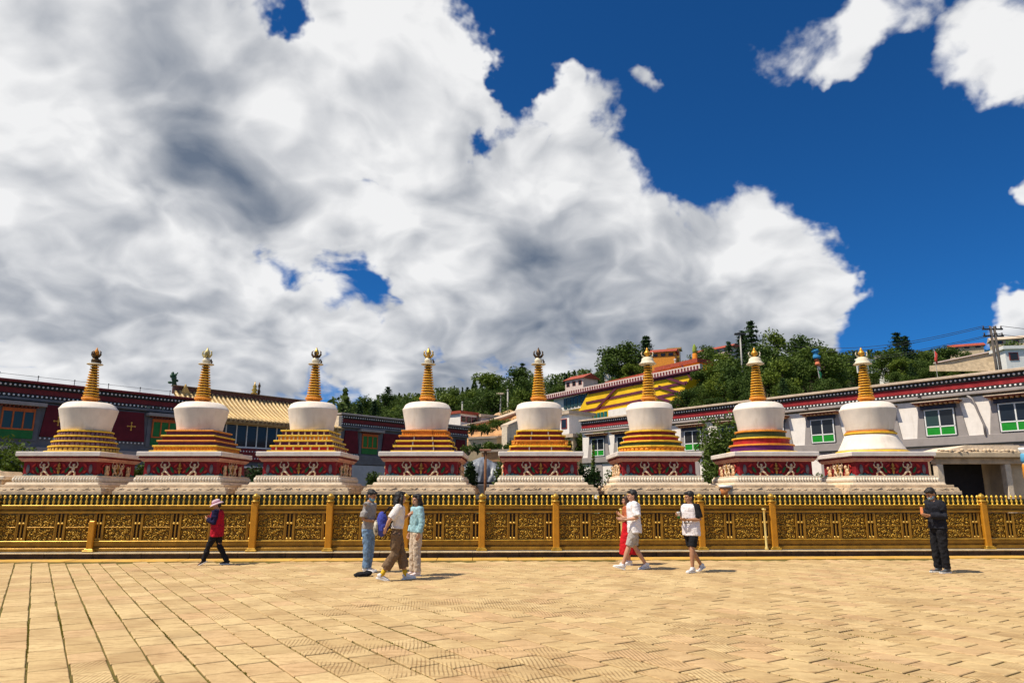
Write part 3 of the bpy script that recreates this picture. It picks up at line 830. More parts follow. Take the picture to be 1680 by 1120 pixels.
        MB().lathe([(0.03, 6.82), (0.06, 6.85), (0.12, 6.92), (0.13, 6.98), (0.09, 7.04), (0.05, 7.08), (0.06, 7.10), (0.035, 7.15), (0.01, 7.20)], 16).build('jewel', M('ball_gilt', (0.66, 0.33, 0.04), .35, .15, metal=.4), t, True)
    return t
SX = [-16.20, -11.88, -7.62, -3.25, 1.03, 5.27, 9.45, 13.62]
SPEC = [
    ('lotus', 'white stupa on round lotus-petal tiers, leftmost of the eight, dark finial', (0.80, 1.00, 0.78)),
    ('square', 'white stupa on square orange and purple tiers, second from the left', (0.78, 0.98, 0.74)),
    ('doors', 'white stupa on square tiers dotted with small niches, third from the left', (0.77, 0.93, 0.74)),
    ('porch_a', 'white stupa on porched plum tiers, just left of the tarpaulin-covered pile', (0.76, 0.93, 0.73)),
    ('porch_b', 'white stupa on chamfered maroon tiers, just right of the tarpaulin-covered pile', (0.76, 0.90, 0.73)),
    ('twelve', 'white stupa on many-sided red and ochre tiers, third from the right', (0.76, 0.90, 0.74)),
    ('round3', 'white stupa on three round tiers ringed orange and violet, second from the right', (0.78, 0.95, 0.75)),
    ('bell', 'white stupa on a plain white bell tier, rightmost of the eight', (0.80, 1.00, 0.80)),
]
for k, (kind, lab, pot) in enumerate(SPEC):
    stupa(k, SX[k], kind, lab, pot)

# ================================================================== monastery buildings
def facade(name, label, cat, P, ang):
    return thing(name, label, cat, (P[0], P[1], 0), ang)
LP, LA = (-25.6, 37.0), R(50.3)
RP, RA = (22.0, 37.0), R(-52.3)
def on_facade(P, ang, u, v):
    """where the sight line through a pixel meets a facade: (along, height)"""
    c, s = math.cos(ang), math.sin(ang); d = ray(u, v)
    t = (P[0] * -s + P[1] * c) / (d.x * -s + d.y * c)
    X, Y = d.x * t, d.y * t
    return (X - P[0]) * c + (Y - P[1]) * s, CAMZ + d.z * t
def B(par, name, m, x0, x1, y0, y1, z0, z1, bev=0.0, top=1.0):
    b = MB(); b.box(x0, x1, y0, y1, z0, z1, 0, top); return b.build(name, m, par, bevel=bev)
def dot_row(par, x0, x1, z, y, sp=0.215, r=0.058):
    b = MB(); x = x0
    while x < x1:
        b.ell((x, y, z), (r, 0.03, r), 7, 4); x += sp
    o = b.build('dot_row', DOT, par, True); o['kind'] = 'stuff'; return o
def frieze(par, x0, x1, y, zt=7.48, m=BAND, coping=COPING):
    B(par, 'coping', coping, x0 - .1, x1 + .1, y - 0.32, y + 0.5, zt - 0.14, zt, 0.02)
    B(par, 'upper_band', BANDD, x0, x1, y - 0.16, y + 0.3, zt - 0.40, zt - 0.142)
    B(par, 'frieze_band', m, x0, x1, y - 0.09, y + 0.3, zt - 0.70, zt - 0.402)
    B(par, 'lower_band', BANDD, x0, x1, y - 0.16, y + 0.3, zt - 0.90, zt - 0.702)
    B(par, 'string_course', GREYW if m is BAND else GREYD, x0 - .05, x1 + .05, y - 0.24, y + 0.3, zt - 1.05, zt - 0.902, 0.02)
    dot_row(par, x0 + .1, x1, zt - 0.27, y - 0.17); dot_row(par, x0 + .1, x1, zt - 0.80, y - 0.17)

# ---- right: white two-storey range
wb = facade('white_monastery_building', 'long white two-storey building with maroon roof frieze and green-panelled windows', 'building', RP, RA)
XL, XR = -26.5, 12.0
B(wb, 'wall', WHITE, XL, XR, 0.0, 7.0, -0.1, 6.43)
frieze(wb, XL, XR, 0.0, 7.58)
B(wb, 'roof', COPING, XL, XR, 0.3, 7.0, 7.2, 7.42)
B(wb, 'base_band', GREYW, XL - .02, XR + .02, -0.10, 0.0, 4.08, 4.50, 0.01)
B(wb, 'base_lip', BANDD, XL - .02, XR + .02, -0.14, 0.0, 4.01, 4.078)
wins = [3.95, 0.55, -2.65, -5.85, -9.05, -12.25, -15.30, -18.6, -21.8, -24.65, 7.2, 10.3]
win_blue = M('window_beam', (0.03, 0.035, 0.06), .6, .3)
rafter_end = M('rafter_end', (0.55, 0.28, 0.12), .7, .3, 9)
awn_red = M('awning_red', (0.22, 0.05, 0.03), .7, .3)
for i, x in enumerate(wins):
    b = MB(); b.wall_poly([(x - 1.22, 4.502), (x + 1.22, 4.502), (x + 0.98, 6.20), (x - 0.98, 6.20)], -0.07, 0.02)
    w = b.build('window', GREYW, wb)
    # recess, frame, panes
    b = MB(); b.box(x - .78, x + .78, -0.075, -0.068, 4.55, 6.02); b.build('reveal', M('reveal_dark', (0.07, 0.065, 0.065), .8), w)
    b = MB()
    zs0, zs1, zm = 4.58, 5.90, 5.02
    for (a, c, d, e) in [(-.72, .72, zs0, zs0 + .05), (-.72, .72, zs1, zs1 + .06), (-.72, .72, zm, zm + .06), (-.72, -.66, zs0 + .05, zs1), (.66, .72, zs0 + .05, zs1), (-.03, .03, zs0 + .05, zs1)]:
        b.box(x + a, x + c, -0.135, -0.076, d, e)
    b.build('frame', FRAMEW, w)
    for sx in (-1, 1):
        b = MB(); b.box(x + (0.03 if sx > 0 else -.66), x + (.66 if sx > 0 else -.03), -0.115, -0.085, zm + .06, zs1); b.build('pane', GLASS if (i + sx) % 3 else GLASSB, w)
        b = MB(); b.box(x + (0.03 if sx > 0 else -.66), x + (.66 if sx > 0 else -.03), -0.12, -0.085, zs0 + .05, zm); b.build('green_panel', M('green_panel', (0.012, 0.26, 0.02), .45, .1), w)
    B(w, 'beam', win_blue, x - .84, x + .84, -0.22, -0.02, 5.97, 6.16)
    b = MB()
    for q in range(9): b.box(x - .98 + q * .235, x - .98 + q * .235 + .11, -0.46, -0.02, 6.17, 6.25)
    b.build('rafter_ends', rafter_end, w)
    B(w, 'awning', awn_red, x - 1.10, x + 1.10, -0.50, 0.0, 6.252, 6.31)
    B(w, 'awning_top', COPING, x - 1.14, x + 1.14, -0.55, 0.0, 6.312, 6.36, 0.01)
# drain pipe and lower storey piers
for px in (2.55, -11.0):
    b = MB(); b.tube([(px - .55, -0.16, 6.5), (px - .35, -0.17, 6.3), (px, -0.16, 5.0), (px, -0.14, 4.5)], 0.055, 8); b.build('drain_pipe', GREYW, wb, True)
for x in wins:
    b = MB(); b.wall_poly([(x - .35, 0.0), (x + .42, 0.0), (x + .36, 4.0), (x - .30, 4.0)], -0.06, 0.0); b.build('pier', GREYW, wb)
for px in (-19.4, -12.9, -6.6, -0.2, 5.0):
    b = MB(); b.tube([(px, -0.1, 6.66), (px, -0.38, 6.72), (px, -0.45, 6.60)], 0.05, 7); b.build('spout', DARKM, wb, True)

# ---- left: maroon range in shade
lb = facade('maroon_monastery_building', 'shaded maroon building with white dot friezes and orange-framed windows at far left', 'building', LP, LA)
XL, XR = -14.0, 8.9
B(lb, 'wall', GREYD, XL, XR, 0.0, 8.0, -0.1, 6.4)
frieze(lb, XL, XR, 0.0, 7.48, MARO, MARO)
B(lb, 'roof', GREYW, XL, XR, 0.4, 8.0, 7.1, 7.3)
emb = MB()
for a in range(4): emb.tube([(0, 0, 0), (0.17 * math.cos(a * PI / 2), 0, 0.17 * math.sin(a * PI / 2))], [.05, .018], 6); emb.ell((0.20 * math.cos(a * PI / 2), 0, 0.20 * math.sin(a * PI / 2)), (.055, .03, .055), 7, 5)
emb_me = emb.mesh('emblem', M('emblem_gilt', (0.75, 0.42, 0.08), .4, .1, metal=.3), True)
def maroon_panel(par, x0, x1, embs, z0=4.62, z1=6.3):
    b = MB(); b.wall_poly([(x0, z0), (x1, z0), (x1 - .18, z1), (x0 + .18, z1)], -0.12, 0.0)
    p = b.build('maroon_panel', MWALL, par)
    for e in embs: link('emblem', emb_me, p, (e, -0.13, 5.47))
    dot_row(p, x0 + .05, x1, z0 - .10, -0.10, 0.21, 0.05)
    return p
def orange_window(par, x, w, z0, z1, green):
    b = MB(); b.box(x - w / 2 - .25, x + w / 2 + .25, -0.05, 0.0, z0 - .1, z1 + .15)
    W_ = b.build('window', GREYD, par)
    b = MB(); ps = 0.07
    zm = z0 + (z1 - z0) * 0.30
    b.box(x - w / 2, x + w / 2, -0.14, -0.051, z1 - .18, z1); b.box(x - w / 2, x + w / 2, -0.14, -0.051, zm - .03, zm + .05)
    n = 3
    for q in range(n + 1):
        xx = x - w / 2 + q * (w - ps) / n
        b.box(xx, xx + ps, -0.14, -0.051, zm + .05, z1 - .18)
    b.build('frame', FRAMEO, W_)
    for q in range(n):
        xa = x - w / 2 + ps + q * (w - ps) / n
        B(W_, 'pane', GREENP if green else GLASSB, xa, xa + (w - ps) / n - ps, -0.10, -0.06, zm + .05, z1 - .18)
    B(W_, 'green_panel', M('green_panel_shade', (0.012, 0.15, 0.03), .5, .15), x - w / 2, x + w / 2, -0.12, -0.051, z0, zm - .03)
    b = MB()
    for q in range(10): b.box(x - w / 2 - .15 + q * (w + .3) / 10, x - w / 2 - .15 + q * (w + .3) / 10 + .08, -0.38, -0.04, z1 + .04, z1 + .12)
    b.build('rafter_ends', awn_red, W_)
    B(W_, 'awning', GREYW, x - w / 2 - .4, x + w / 2 + .4, -0.5, 0.0, z1 + .122, z1 + .32, 0.02)
for x, gr in ((-0.42, False), (7.15, True), (-8.0, False)): orange_window(lb, x, 1.5, 4.45, 6.02, gr)
maroon_panel(lb, 0.66, 6.05, (1.45, 5.22)); maroon_panel(lb, -7.0, -1.6, (-6.2, -2.4))
B(lb, 'base_band', GREYW, XL, XR, -0.2, 0.0, 3.72, 4.05, 0.02)
B(lb, 'base_wall', M('pale_render', (0.42, 0.44, 0.48), .9, .1, 2), XL, XR, -0.16, 0.0, 0.0, 3.2)
# lightning-wire stanchions along the roof edge
for q in range(12):
    x = -10.3 + q * 1.75
    b = MB(); b.tube([(x, -0.2, 7.48), (x, -0.2, 7.74)], 0.018, 6); b.ell((x, -.2, 7.76), (.035, .035, .045), 6, 4); b.build('wire_stanchion', DARKM, lb)
b = MB(); b.tube([(-11, -0.2, 7.73), (8.8, -0.2, 7.73)], 0.010, 5); b.build('roof_wire', DARKM, lb)
# dragon scroll ornaments below the lower dots
for x in (2.55, 3.5, 5.9, 6.7, 8.1):
    b = MB(); rr = random.Random(int(x * 10))
    for q in range(7): b.ell((x + rr.uniform(-.22, .22), -0.2, 6.63 + rr.uniform(-.09, .09)), (rr.uniform(.05, .12), .04, rr.uniform(.03, .06)), 7, 4)
    b.build('scroll_ornament', M('ornament_grey', (0.16, 0.19, 0.16), .7, .3, 8), lb, True)

# ---- left centre: hall with golden glazed roof
hl = facade('golden_roofed_hall', 'hall with curved golden glazed-tile roof above a row of dark glass', 'building', LP, LA)
hx0, hx1 = 9.05, 19.6
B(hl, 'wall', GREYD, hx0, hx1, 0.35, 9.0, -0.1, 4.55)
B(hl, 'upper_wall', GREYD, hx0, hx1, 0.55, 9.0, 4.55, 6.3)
frieze_y = 0.35
B(hl, 'dot_band', MARO, hx0, hx1, 0.12, 0.35, 3.72, 4.56)
dot_row(hl, hx0 + .1, hx1, 4.38, 0.11, 0.21, 0.05); dot_row(hl, hx0 + .1, hx1, 3.93, 0.11, 0.21, 0.05)
B(hl, 'white_ledge', FRAMEW, hx0, hx1, -0.1, 0.35, 3.30, 3.40)
B(hl, 'lower_wall', M('rose_wall', (0.23, 0.09, 0.085), .9, .2), hx0, hx1, 0.2, 0.35, 0, 3.29)
B(hl, 'glass_sill', FRAMEW, hx0, hx1, 0.30, 0.55, 4.60, 4.70)
B(hl, 'glass_head', BEIGEW, hx0, hx1, 0.30, 0.55, 6.10, 6.28)
x = hx0
while x < hx1 - .1:
    B(hl, 'mullion', FRAMEW, x, x + .06, 0.34, 0.44, 4.70, 6.10)
    B(hl, 'pane', GLASS, x + .06, min(x + .74, hx1), 0.40, 0.43, 4.70, 6.10); x += 0.74
# roof: curved slope with round tile ribs
def slope(t):   # from eave (t=0) to ridge (t=1): sagging curve
    return (-0.55 + 3.4 * t, 6.32 + 1.95 * (0.55 * t + 0.45 * t * t))
rb = MB(); N_ = 8
vs = []
for i in range(N_ + 1):
    y, z = slope(i / N_); vs += [(hx0 - .3, y, z), (hx1 + .3, y, z)]
rb.add(vs + [(a, b_, c - .15) for a, b_, c in vs], [(2 * i, 2 * i + 1, 2 * i + 3, 2 * i + 2) for i in range(N_)] + [(2 * (N_ + 1) + 2 * i + 2, 2 * (N_ + 1) + 2 * i + 3, 2 * (N_ + 1) + 2 * i + 1, 2 * (N_ + 1) + 2 * i) for i in range(N_)] + [(0, 2 * (N_ + 1), 2 * (N_ + 1) + 1, 1)])
roof = rb.build('roof', TILED, hl)
ribm = MB(); ribm.tube([(0,) + slope(i / N_) for i in range(N_ + 1)], 0.085, 8)
rib_me = ribm.mesh('tile_rib', TILE, True)
eavm = MB().ell((0, -0.57, 6.30), (0.10, 0.03, 0.10), 10, 6).mesh('tile_end', M('tile_end_dark', (0.20, 0.12, 0.05), .5, .4))
x = hx0 - .2
while x < hx1 + .25:
    link('tile_rib', rib_me, roof, (x, 0, 0.03)); link('tile_end', eavm, roof, (x + .16, 0, -.02)); x += 0.32
B(hl, 'eave_board', BEIGEW, hx0 - .3, hx1 + .3, -0.45, 0.5, 6.14, 6.20)
y, z = slope(1)
rg = B(hl, 'ridge', M('ridge_brown', (0.11, 0.045, 0.03), .7, .3), hx0 - .3, hx1 + .3, y - .12, y + .2, z - .2, z + .28, 0.03)
B(hl, 'ridge_cap', M('ridge_cap', (0.30, 0.20, 0.12), .6, .3), hx0 - .35, hx1 + .35, y - .18, y + .26, z + .282, z + .34)
bk = MB(); bk.wall_poly([(0, 0), (1, 0), (1, 1), (0, 1)], 0, 0.1)
MB().lathe([(0.20, z + .34), (0.26, z + .42), (0.12, z + .52), (0.22, z + .66), (0.10, z + .80), (0.15, z + .92), (0.04, z + 1.08), (0.01, z + 1.3)], 12, (hx0 + 5.5, y + .04)).build('ridge_finial', GILT, hl, True)
MB().lathe([(0.06, z + .34), (0.11, z + .6), (0.05, z + .8), (0.10, z + 1.0), (0.02, z + 1.25)], 10, (hx0 + 5.85, y + .04)).build('ridge_finial', BRONZE, hl, True)
for (xe, lab) in ((hx0 - .25, 0), (hx1 + .1, 1)):
    rr = random.Random(9 + lab); b = MB()
    for q in range(9): b.ell((xe + rr.uniform(-.28, .28), y + rr.uniform(-.1, .2), z + .4 + q * .085), (rr.uniform(.08, .17), .12, rr.uniform(.08, .17)), 8, 5)
    b.tube([(xe, y, z + .3), (xe - .1, y, z + .8), (xe + .15, y, z + 1.2)], [.16, .12, .03], 7)
    b.build('ridge_dragon', M('patina_green', (0.02, 0.07, 0.035), .5, .4, 8), hl, True)
b = MB(); b.wall_poly([(hx0 + .05, z - .3), (hx0 + .75, z - .3), (hx0 + .35, z + .45)], y - .35, y - .2); b.build('gable_plate', M('gable_gilt', (0.62, 0.40, 0.12), .5, .2), hl)

# ---- centre left: maroon range with green door
mb_ = facade('maroon_gatehouse', 'maroon building with green-panelled door and dotted frieze behind fourth stupa', 'building', LP, LA)
XL, XR = 19.95, 33.8
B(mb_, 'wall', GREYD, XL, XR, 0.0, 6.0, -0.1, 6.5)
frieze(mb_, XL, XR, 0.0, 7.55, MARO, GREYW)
dc = MB()
for q in range(4): dc.ell((XL + .12, -.17, 7.3 - q * .17), (.055, .03, .055), 7, 4)
o = dc.build('dot_column', DOT, mb_, True); o['kind'] = 'stuff'
maroon_panel(mb_, 20.3, 21.75, ()); maroon_panel(mb_, 24.0, 26.5, (25.3,)); maroon_panel(mb_, 29.0, 31.5, (30.3,)); maroon_panel(mb_, 32.2, 33.6, ())
orange_window(mb_, 22.8, 1.5, 4.62, 6.15, True); orange_window(mb_, 27.8, 1.5, 4.62, 6.15, True)
B(mb_, 'base_band', GREYD, XL, XR, -0.25, 0.0, 3.8, 4.5, 0.02)
B(mb_, 'base_wall', M('pale_render', (0.42, 0.44, 0.48), .9, .1, 2), XL, XR, -0.20, 0.0, 0.0, 3.75)
B(mb_, 'end_pier', STONE_PALE, XL - .3, XL - .02, -0.3, 1.2, 0, 7.3, 0.02)

# ---- right foreground: stone porch with a dark opening, and a painted prayer pillar
Y_ = 27.5
def px_box(par, name, m, u0, u1, v0, v1, Y, depth, bev=0.02):
    a = at(u0, v1, Y); c = at(u1, v0, Y)
    return B(par, name, m, a.x - par.location.x, c.x - par.location.x, Y - par.location.y, Y + depth - par.location.y, a.z, c.z, bev)
pc = thing('stone_porch', 'low beige stone porch with a dark doorway at far right', 'porch', (18.0, 28.5, 0))
B(pc, 'roof_slab', BEIGEW, -1.35, 2.9, -0.55, 2.6, 3.02, 3.24, 0.03)
b = MB(); b.wall_poly([(-1.1, 3.242), (2.7, 3.242), (2.5, 3.55), (0.4, 3.55), (-.3, 3.38)], 0.1, 2.4); b.build('roof_mound', STONE_PALE, pc)
B(pc, 'lintel', STONE, -1.2, 2.7, -0.3, 0.0, 2.78, 3.018, 0.02)
B(pc, 'post', STONE_PALE, 1.55, 1.78, -0.3, 0.0, 0, 2.778, 0.02); B(pc, 'post', STONE_PALE, -1.15, -.9, -0.3, 0.0, 0, 2.778, 0.02)
B(pc, 'back_wall', M('dark_doorway', (0.035, 0.032, 0.034), .9), -1.2, 1.6, 1.2, 1.35, 0, 2.95); B(pc, 'side_wall', BEIGEW, 1.8, 2.7, 0.05, 2.3, 0, 3.0); B(pc, 'side_wall', BEIGEW, -1.3, -1.21, 0.05, 2.3, 0, 3.0)
rr = random.Random(2); b = MB()
for q in range(26): b.ell((-1.1 + q * .15, -0.50 + rr.uniform(-.03, .05), 3.27 + rr.uniform(-.02, .05)), (rr.uniform(.04, .12), .07, rr.uniform(.03, .09)), 7, 5)
o = b.build('weathered_edge', STONE, pc, True); o['kind'] = 'stuff'
pp = thing('painted_pillar', 'white pillar with orange and blue painted ornament at the right edge', 'pillar', (19.05, 26.3, 0))
MB().lathe([(.20, 0), (.20, .3), (.15, .35), (.14, 3.1), (.2, 3.2), (.2, 3.3)], 16).build('shaft', FRAMEW, pp, True)
MB().lathe([(.15, 2.1), (.17, 2.2), (.17, 2.6), (.15, 2.7)], 16).build('orange_band', ORA, pp, True)
MB().lathe([(.15, 2.75), (.18, 2.8), (.17, 3.05), (.15, 3.08)], 16).build('blue_band', M('sky_blue_paint', (0.10, 0.35, 0.55), .6), pp, True)

# ================================================================== hill
RIDGE = [(-120, 0), (-90, 2), (-60, 9), (-48, 15), (-42, 18), (-32, 24), (0, 29), (27, 31.5), (53, 33), (95, 37), (143, 36), (300, 34)]
def interp(tab, x):
    if x <= tab[0][0]: return tab[0][1]
    for (a, b_), (c, d) in zip(tab, tab[1:]):
        if x <= c: return lerp(b_, d, (x - a) / (c - a))
    return tab[-1][1]
def behind(P, ang, X, Y):
    return (X - P[0]) * -math.sin(ang) + (Y - P[1]) * math.cos(ang)
def hill_z(X, Y):
    y0 = lerp(38, 4, sstep(4, 26, X))
    base = interp(RIDGE, X) * max(0, min(1.0, (Y - y0) / (200 - y0)))
    if Y > 200: base -= (Y - 200) * 0.10
    m = max(sstep(4.5, 8.5, behind(RP, RA, X, Y)), 1 - sstep(3.5, 6.5, X)) * max(sstep(5.5, 9.5, behind(LP, LA, X, Y)), sstep(-6.5, -3.5, X))
    m *= sstep(42.5, 46, Y)
    if X > 22: m = max(m, sstep(4.5, 8.5, behind(RP, RA, X, Y)))
    nz = mnoise.noise(Vector((X * .03, Y * .03, 0))) * 1.2 + mnoise.noise(Vector((X * .13, Y * .13, 4))) * 0.35
    return max(-1.0, (base + nz * min(1, base / 8)) * m - 0.4)
g = MB(); nx, ny = 150, 105
xs = [-140 + i * 3.0 for i in range(nx)]; ys = [42 + j * 2.6 for j in range(ny)]
g.add([(x, y, hill_z(x, y)) for y in ys for x in xs], [(j * nx + i, j * nx + i + 1, (j + 1) * nx + i + 1, (j + 1) * nx + i) for j in range(ny - 1) for i in range(nx - 1)])
HILLM = mat('hill_grass', (0.055, 0.075, 0.022), 0.95, 0.35, 0.15, 0.6, 1.5, stain=(0.16, 0.11, 0.045), stain_amt=0.6, stain_scale=0.12)
hill = tag(g.build('hill', HILLM, None, True), kind='structure')
def on_hill(u, Y):
    X = (u - 840) / 1177 * Y
    return Vector((X, Y, hill_z(X, Y)))

# ---- yellow terraced building with plum stair lines
YP, YA = (15.2, 85.0), RA
yb = facade('yellow_terrace_building', 'bright yellow terraced building with plum zigzag stair lines on the hillside', 'building', YP, YA)
def Yf(u, v): return on_facade(YP, YA, u, v)
YELW = mat('yellow_wall', (0.86, 0.52, 0.014), 0.8, 0.12, 0.4, 0.2, 4, stain=(0.45, 0.22, 0.03), stain_amt=0.3, stain_scale=0.3)
PLUM = mat('plum_rail', (0.12, 0.022, 0.045), 0.7, 0.15, 1)
s0, _ = Yf(940, 690); s1, _ = Yf(1140, 620)
zb, zt = Yf(950, 700)[1], Yf(1060, 622)[1]
b = MB(); b.wall_poly([Yf(938, 702), Yf(1110, 672), Yf(1122, 640), Yf(1138, 607), Yf(1060, 622), Yf(966, 643), Yf(948, 676)], 0.0, 9.0)
b.build('wall', YELW, yb)
def band(u0, v0, u1, v1, th, y=-0.45, d=0.5, m=PLUM, name='plum_band'):
    (a, za), (c, zc) = Yf(u0, v0), Yf(u1, v1)
    b = MB(); b.wall_poly([(a, za - th / 2), (c, zc - th / 2), (c, zc + th / 2), (a, za + th / 2)], y, y + d); return b.build(name, m, yb)
for (u0, v0, u1, v1) in [(966, 645, 1137, 611), (962, 661, 1128, 627), (950, 676, 1122, 643), (940, 690, 1114, 657)]: band(u0, v0, u1, v1, 0.30, -0.10, 0.15)
for (u0, v0, u1, v1) in [(955, 697, 1013, 636), (1013, 636, 1040, 630), (1090, 618, 1126, 630), (1082, 634, 1120, 646), (1075, 650, 1116, 664), (1120, 600, 1136, 622)]: band(u0, v0, u1, v1, 0.32, -0.22, 0.11)
# setback ledges, parapet with balusters, terrace roofs
PARA = mat('parapet_pink', (0.66, 0.52, 0.47), 0.85, 0.1, 1)
pa = band(898, 651, 1151, 601, 0.55, -0.3, 0.5, PARA, 'parapet')
(a, za), (c, zc) = Yf(898, 651), Yf(1151, 601)
b = MB(); nb = 60
for q in range(nb):
    t = q / nb; x = lerp(a, c, t); z = lerp(za, zc, t); b.box(x, x + 0.22, -0.34, -0.28, z - .20, z + .14)
o = b.build('parapet_slots', MARO, pa); o['kind'] = 'stuff'
band(900, 655, 1150, 606, 0.14, -0.4, 0.6, PLUM, 'cornice')
band(975, 632, 1062, 612, 1.3, 2.0, 4.0, REDROOF, 'red_roof'); band(1060, 609, 1128, 593, 1.0, 2.0, 5.0, YELW, 'upper_storey'); band(1060, 604, 1130, 588, 0.5, 1.5, 6, REDROOF, 'upper_roof')
band(905, 665, 966, 653, 1.9, 0.4, 6.0, WHITE, 'white_wing'); 
w0, wz0 = Yf(922, 662); w1, wz1 = Yf(964, 652)
b = MB()
for q in range(7):
    t0, t1 = q / 7, (q + .82) / 7; xa, xb = lerp(w0, w1, t0), lerp(w0, w1, t1); z = lerp(wz0, wz1, t0)
    e = B(yb, 'window', GLASSB, xa, xb, 0.30, 0.42, z - .7, z + .7)
band(900, 690, 940, 682, 3.0, 1.2, 6, WHITE, 'white_wing'); band(972, 688, 1010, 682, 1.5, -1.2, 1.4, YELW, 'lower_storey')
w0, wz0 = Yf(975, 687); w1, wz1 = Yf(1009, 681)
for q in range(6):
    t0, t1 = q / 6, (q + .7) / 6; xa, xb = lerp(w0, w1, t0), lerp(w0, w1, t1); z = lerp(wz0, wz1, t0)
    B(yb, 'window', M('turquoise_glass', (0.02, 0.14, 0.12), .3), xa, xb, -1.32, -1.22, z - .65, z + .45)
band(1012, 684, 1050, 678, 1.5, -1.5, 1.8, WHITE, 'white_wing')

# ---- small houses (each with wall, roof and windows)
def house(name, label, u, v_base, Y, w, d, h, wall_m, roof_m, rz=0.0, pitched=True, nwin=3, group=None):
    p = at(u, v_base, Y)
    t = thing(name, label, 'house', (p.x, p.y, p.z), rz, group)
    B(t, 'wall', wall_m, -w / 2, w / 2, -d / 2, d / 2, -2.5, h)
    if pitched:
        b = MB(); b.add([(-w / 2 - .3, -d / 2 - .35, h), (w / 2 + .3, -d / 2 - .35, h), (w / 2 + .3, 0, h + d * .28), (-w / 2 - .3, 0, h + d * .28), (-w / 2 - .3, d / 2 + .35, h), (w / 2 + .3, d / 2 + .35, h)], [(0, 1, 2, 3), (3, 2, 5, 4), (0, 3, 4), (1, 5, 2), (0, 4, 5, 1)])
        b.build('roof', roof_m, t)
    else: B(t, 'roof', roof_m, -w / 2 - .2, w / 2 + .2, -d / 2 - .2, d / 2 + .2, h, h + .3)
    for q in range(nwin):
        x = (-.5 + (q + .5) / nwin) * w
        f = B(t, 'window', M('house_window_frame', (0.30, 0.05, 0.04), .7), x - .38, x + .38, -d / 2 - .05, -d / 2, h * .32, h * .80)
        B(f, 'pane', GLASS, x - .30, x + .30, -d / 2 - .07, -d / 2 - .051, h * .36, h * .76)
    return t
house('hill_house', 'small white house with red roof edge above the orange bank', 757, 700, 78, 2.6, 2.2, 1.3, WHITE, REDROOF, R(50), False, 3)
house('hill_house', 'white stepped house between fifth stupa and the white building', 938, 716, 66, 2.6, 3, 1.9, WHITE, COPING, R(-52), False, 2)
house('hill_house', 'pale lower house below the white stepped one, right of fifth stupa', 946, 748, 62, 2.4, 3, 1.5, BEIGEW, COPING, R(-52), False, 2)
house('hill_house', 'low pinkish house beside the small white one above the bank', 800, 701, 80, 3.2, 2.4, 1.0, PARA, COPING, R(35), False, 0)
house('hill_house', 'red-roofed house left of the yellow terrace building', 954, 639, 112, 4.2, 3.2, 1.5, PARA, REDROOF, R(-52), True, 3)
house('hill_house', 'pale house half hidden in trees above the red roofs', 1012, 612, 128, 4.6, 2.5, 0.9, WHITE, COPING, R(-15), False, 4)
house('temple_pavilion', 'red and gold temple roof on the hill behind the yellow terrace', 1090, 590, 108, 3.6, 2.4, 1.0, ORA, REDROOF, R(-20), True, 3)
house('temple_pavilion', 'golden pavilion with pointed roof on the hill skyline', 1107, 589, 110, 1.7, 1.7, 1.4, GILT, GILT, R(-20), True, 2)
house('hill_house', 'long brown-roofed building under the skyline lamp posts', 1178, 583, 108, 6.5, 2.4, 0.7, PARA, REDROOF, R(-52), True, 4)
house('hill_house', 'white house standing in the dark trees right of the last stupa spire', 1460, 600, 90, 2.1, 1.8, 1.1, FRAMEW, GREYW, R(15), False, 2)
house('hill_house', 'low red-roofed building under the ridge near the utility pole', 1585, 575, 118, 4.8, 2.4, 0.5, BEIGEW, REDROOF, R(-25), True, 3)
house('hill_house', 'beige house behind the utility pole crossarms', 1652, 568, 110, 4.2, 2.4, 0.9, BEIGEW, COPING, R(-25), True, 2)
house('white_container', 'white panelled cabin on the slope right of the utility pole', 1668, 602, 62, 2.6, 2.0, 1.45, FRAMEW, FRAMEW, R(-8), False, 2)
# beige terrace wall and balustrade on the right slope
tw = facade('terrace_wall', 'long pale beige terrace wall climbing the slope left of the utility pole', 'wall', (at(1580, 600, 66).x, 66.0), R(-40))
TWP = (at(1580, 600, 66).x, 66.0)
Tf = lambda u, v: on_facade(TWP, R(-40), u, v)
TW1 = [Tf(1533, 606), Tf(1645, 606), Tf(1645, 574), Tf(1533, 597)]
TW2 = [Tf(1532, 596.8), Tf(1646, 573.8), Tf(1646, 572), Tf(1532, 595)]
TW3 = [Tf(1530, 612), Tf(1640, 612), Tf(1640, 596), Tf(1530, 603)]
b = MB(); b.wall_poly(TW1, 0, 1.0); b.build('wall', BEIGEW, tw)
b = MB(); b.wall_poly(TW2, -0.2, 1.2); b.build('coping', PARA, tw)
b = MB(); b.wall_poly(TW3, -1.5, -1.0); b.build('lower_wall', STONE, tw)
bal = thing('balustrade', 'short white balustrade beside the white house in the trees', 'balustrade', tuple(at(1430, 606, 88)), R(12))
B(bal, 'rail', FRAMEW, -2.2, 2.0, -.15, .15, 1.1, 1.3)
for q in range(9): B(bal, 'baluster', FRAMEW, -2.1 + q * .5, -1.92 + q * .5, -.09, .09, -0.5, 1.1)
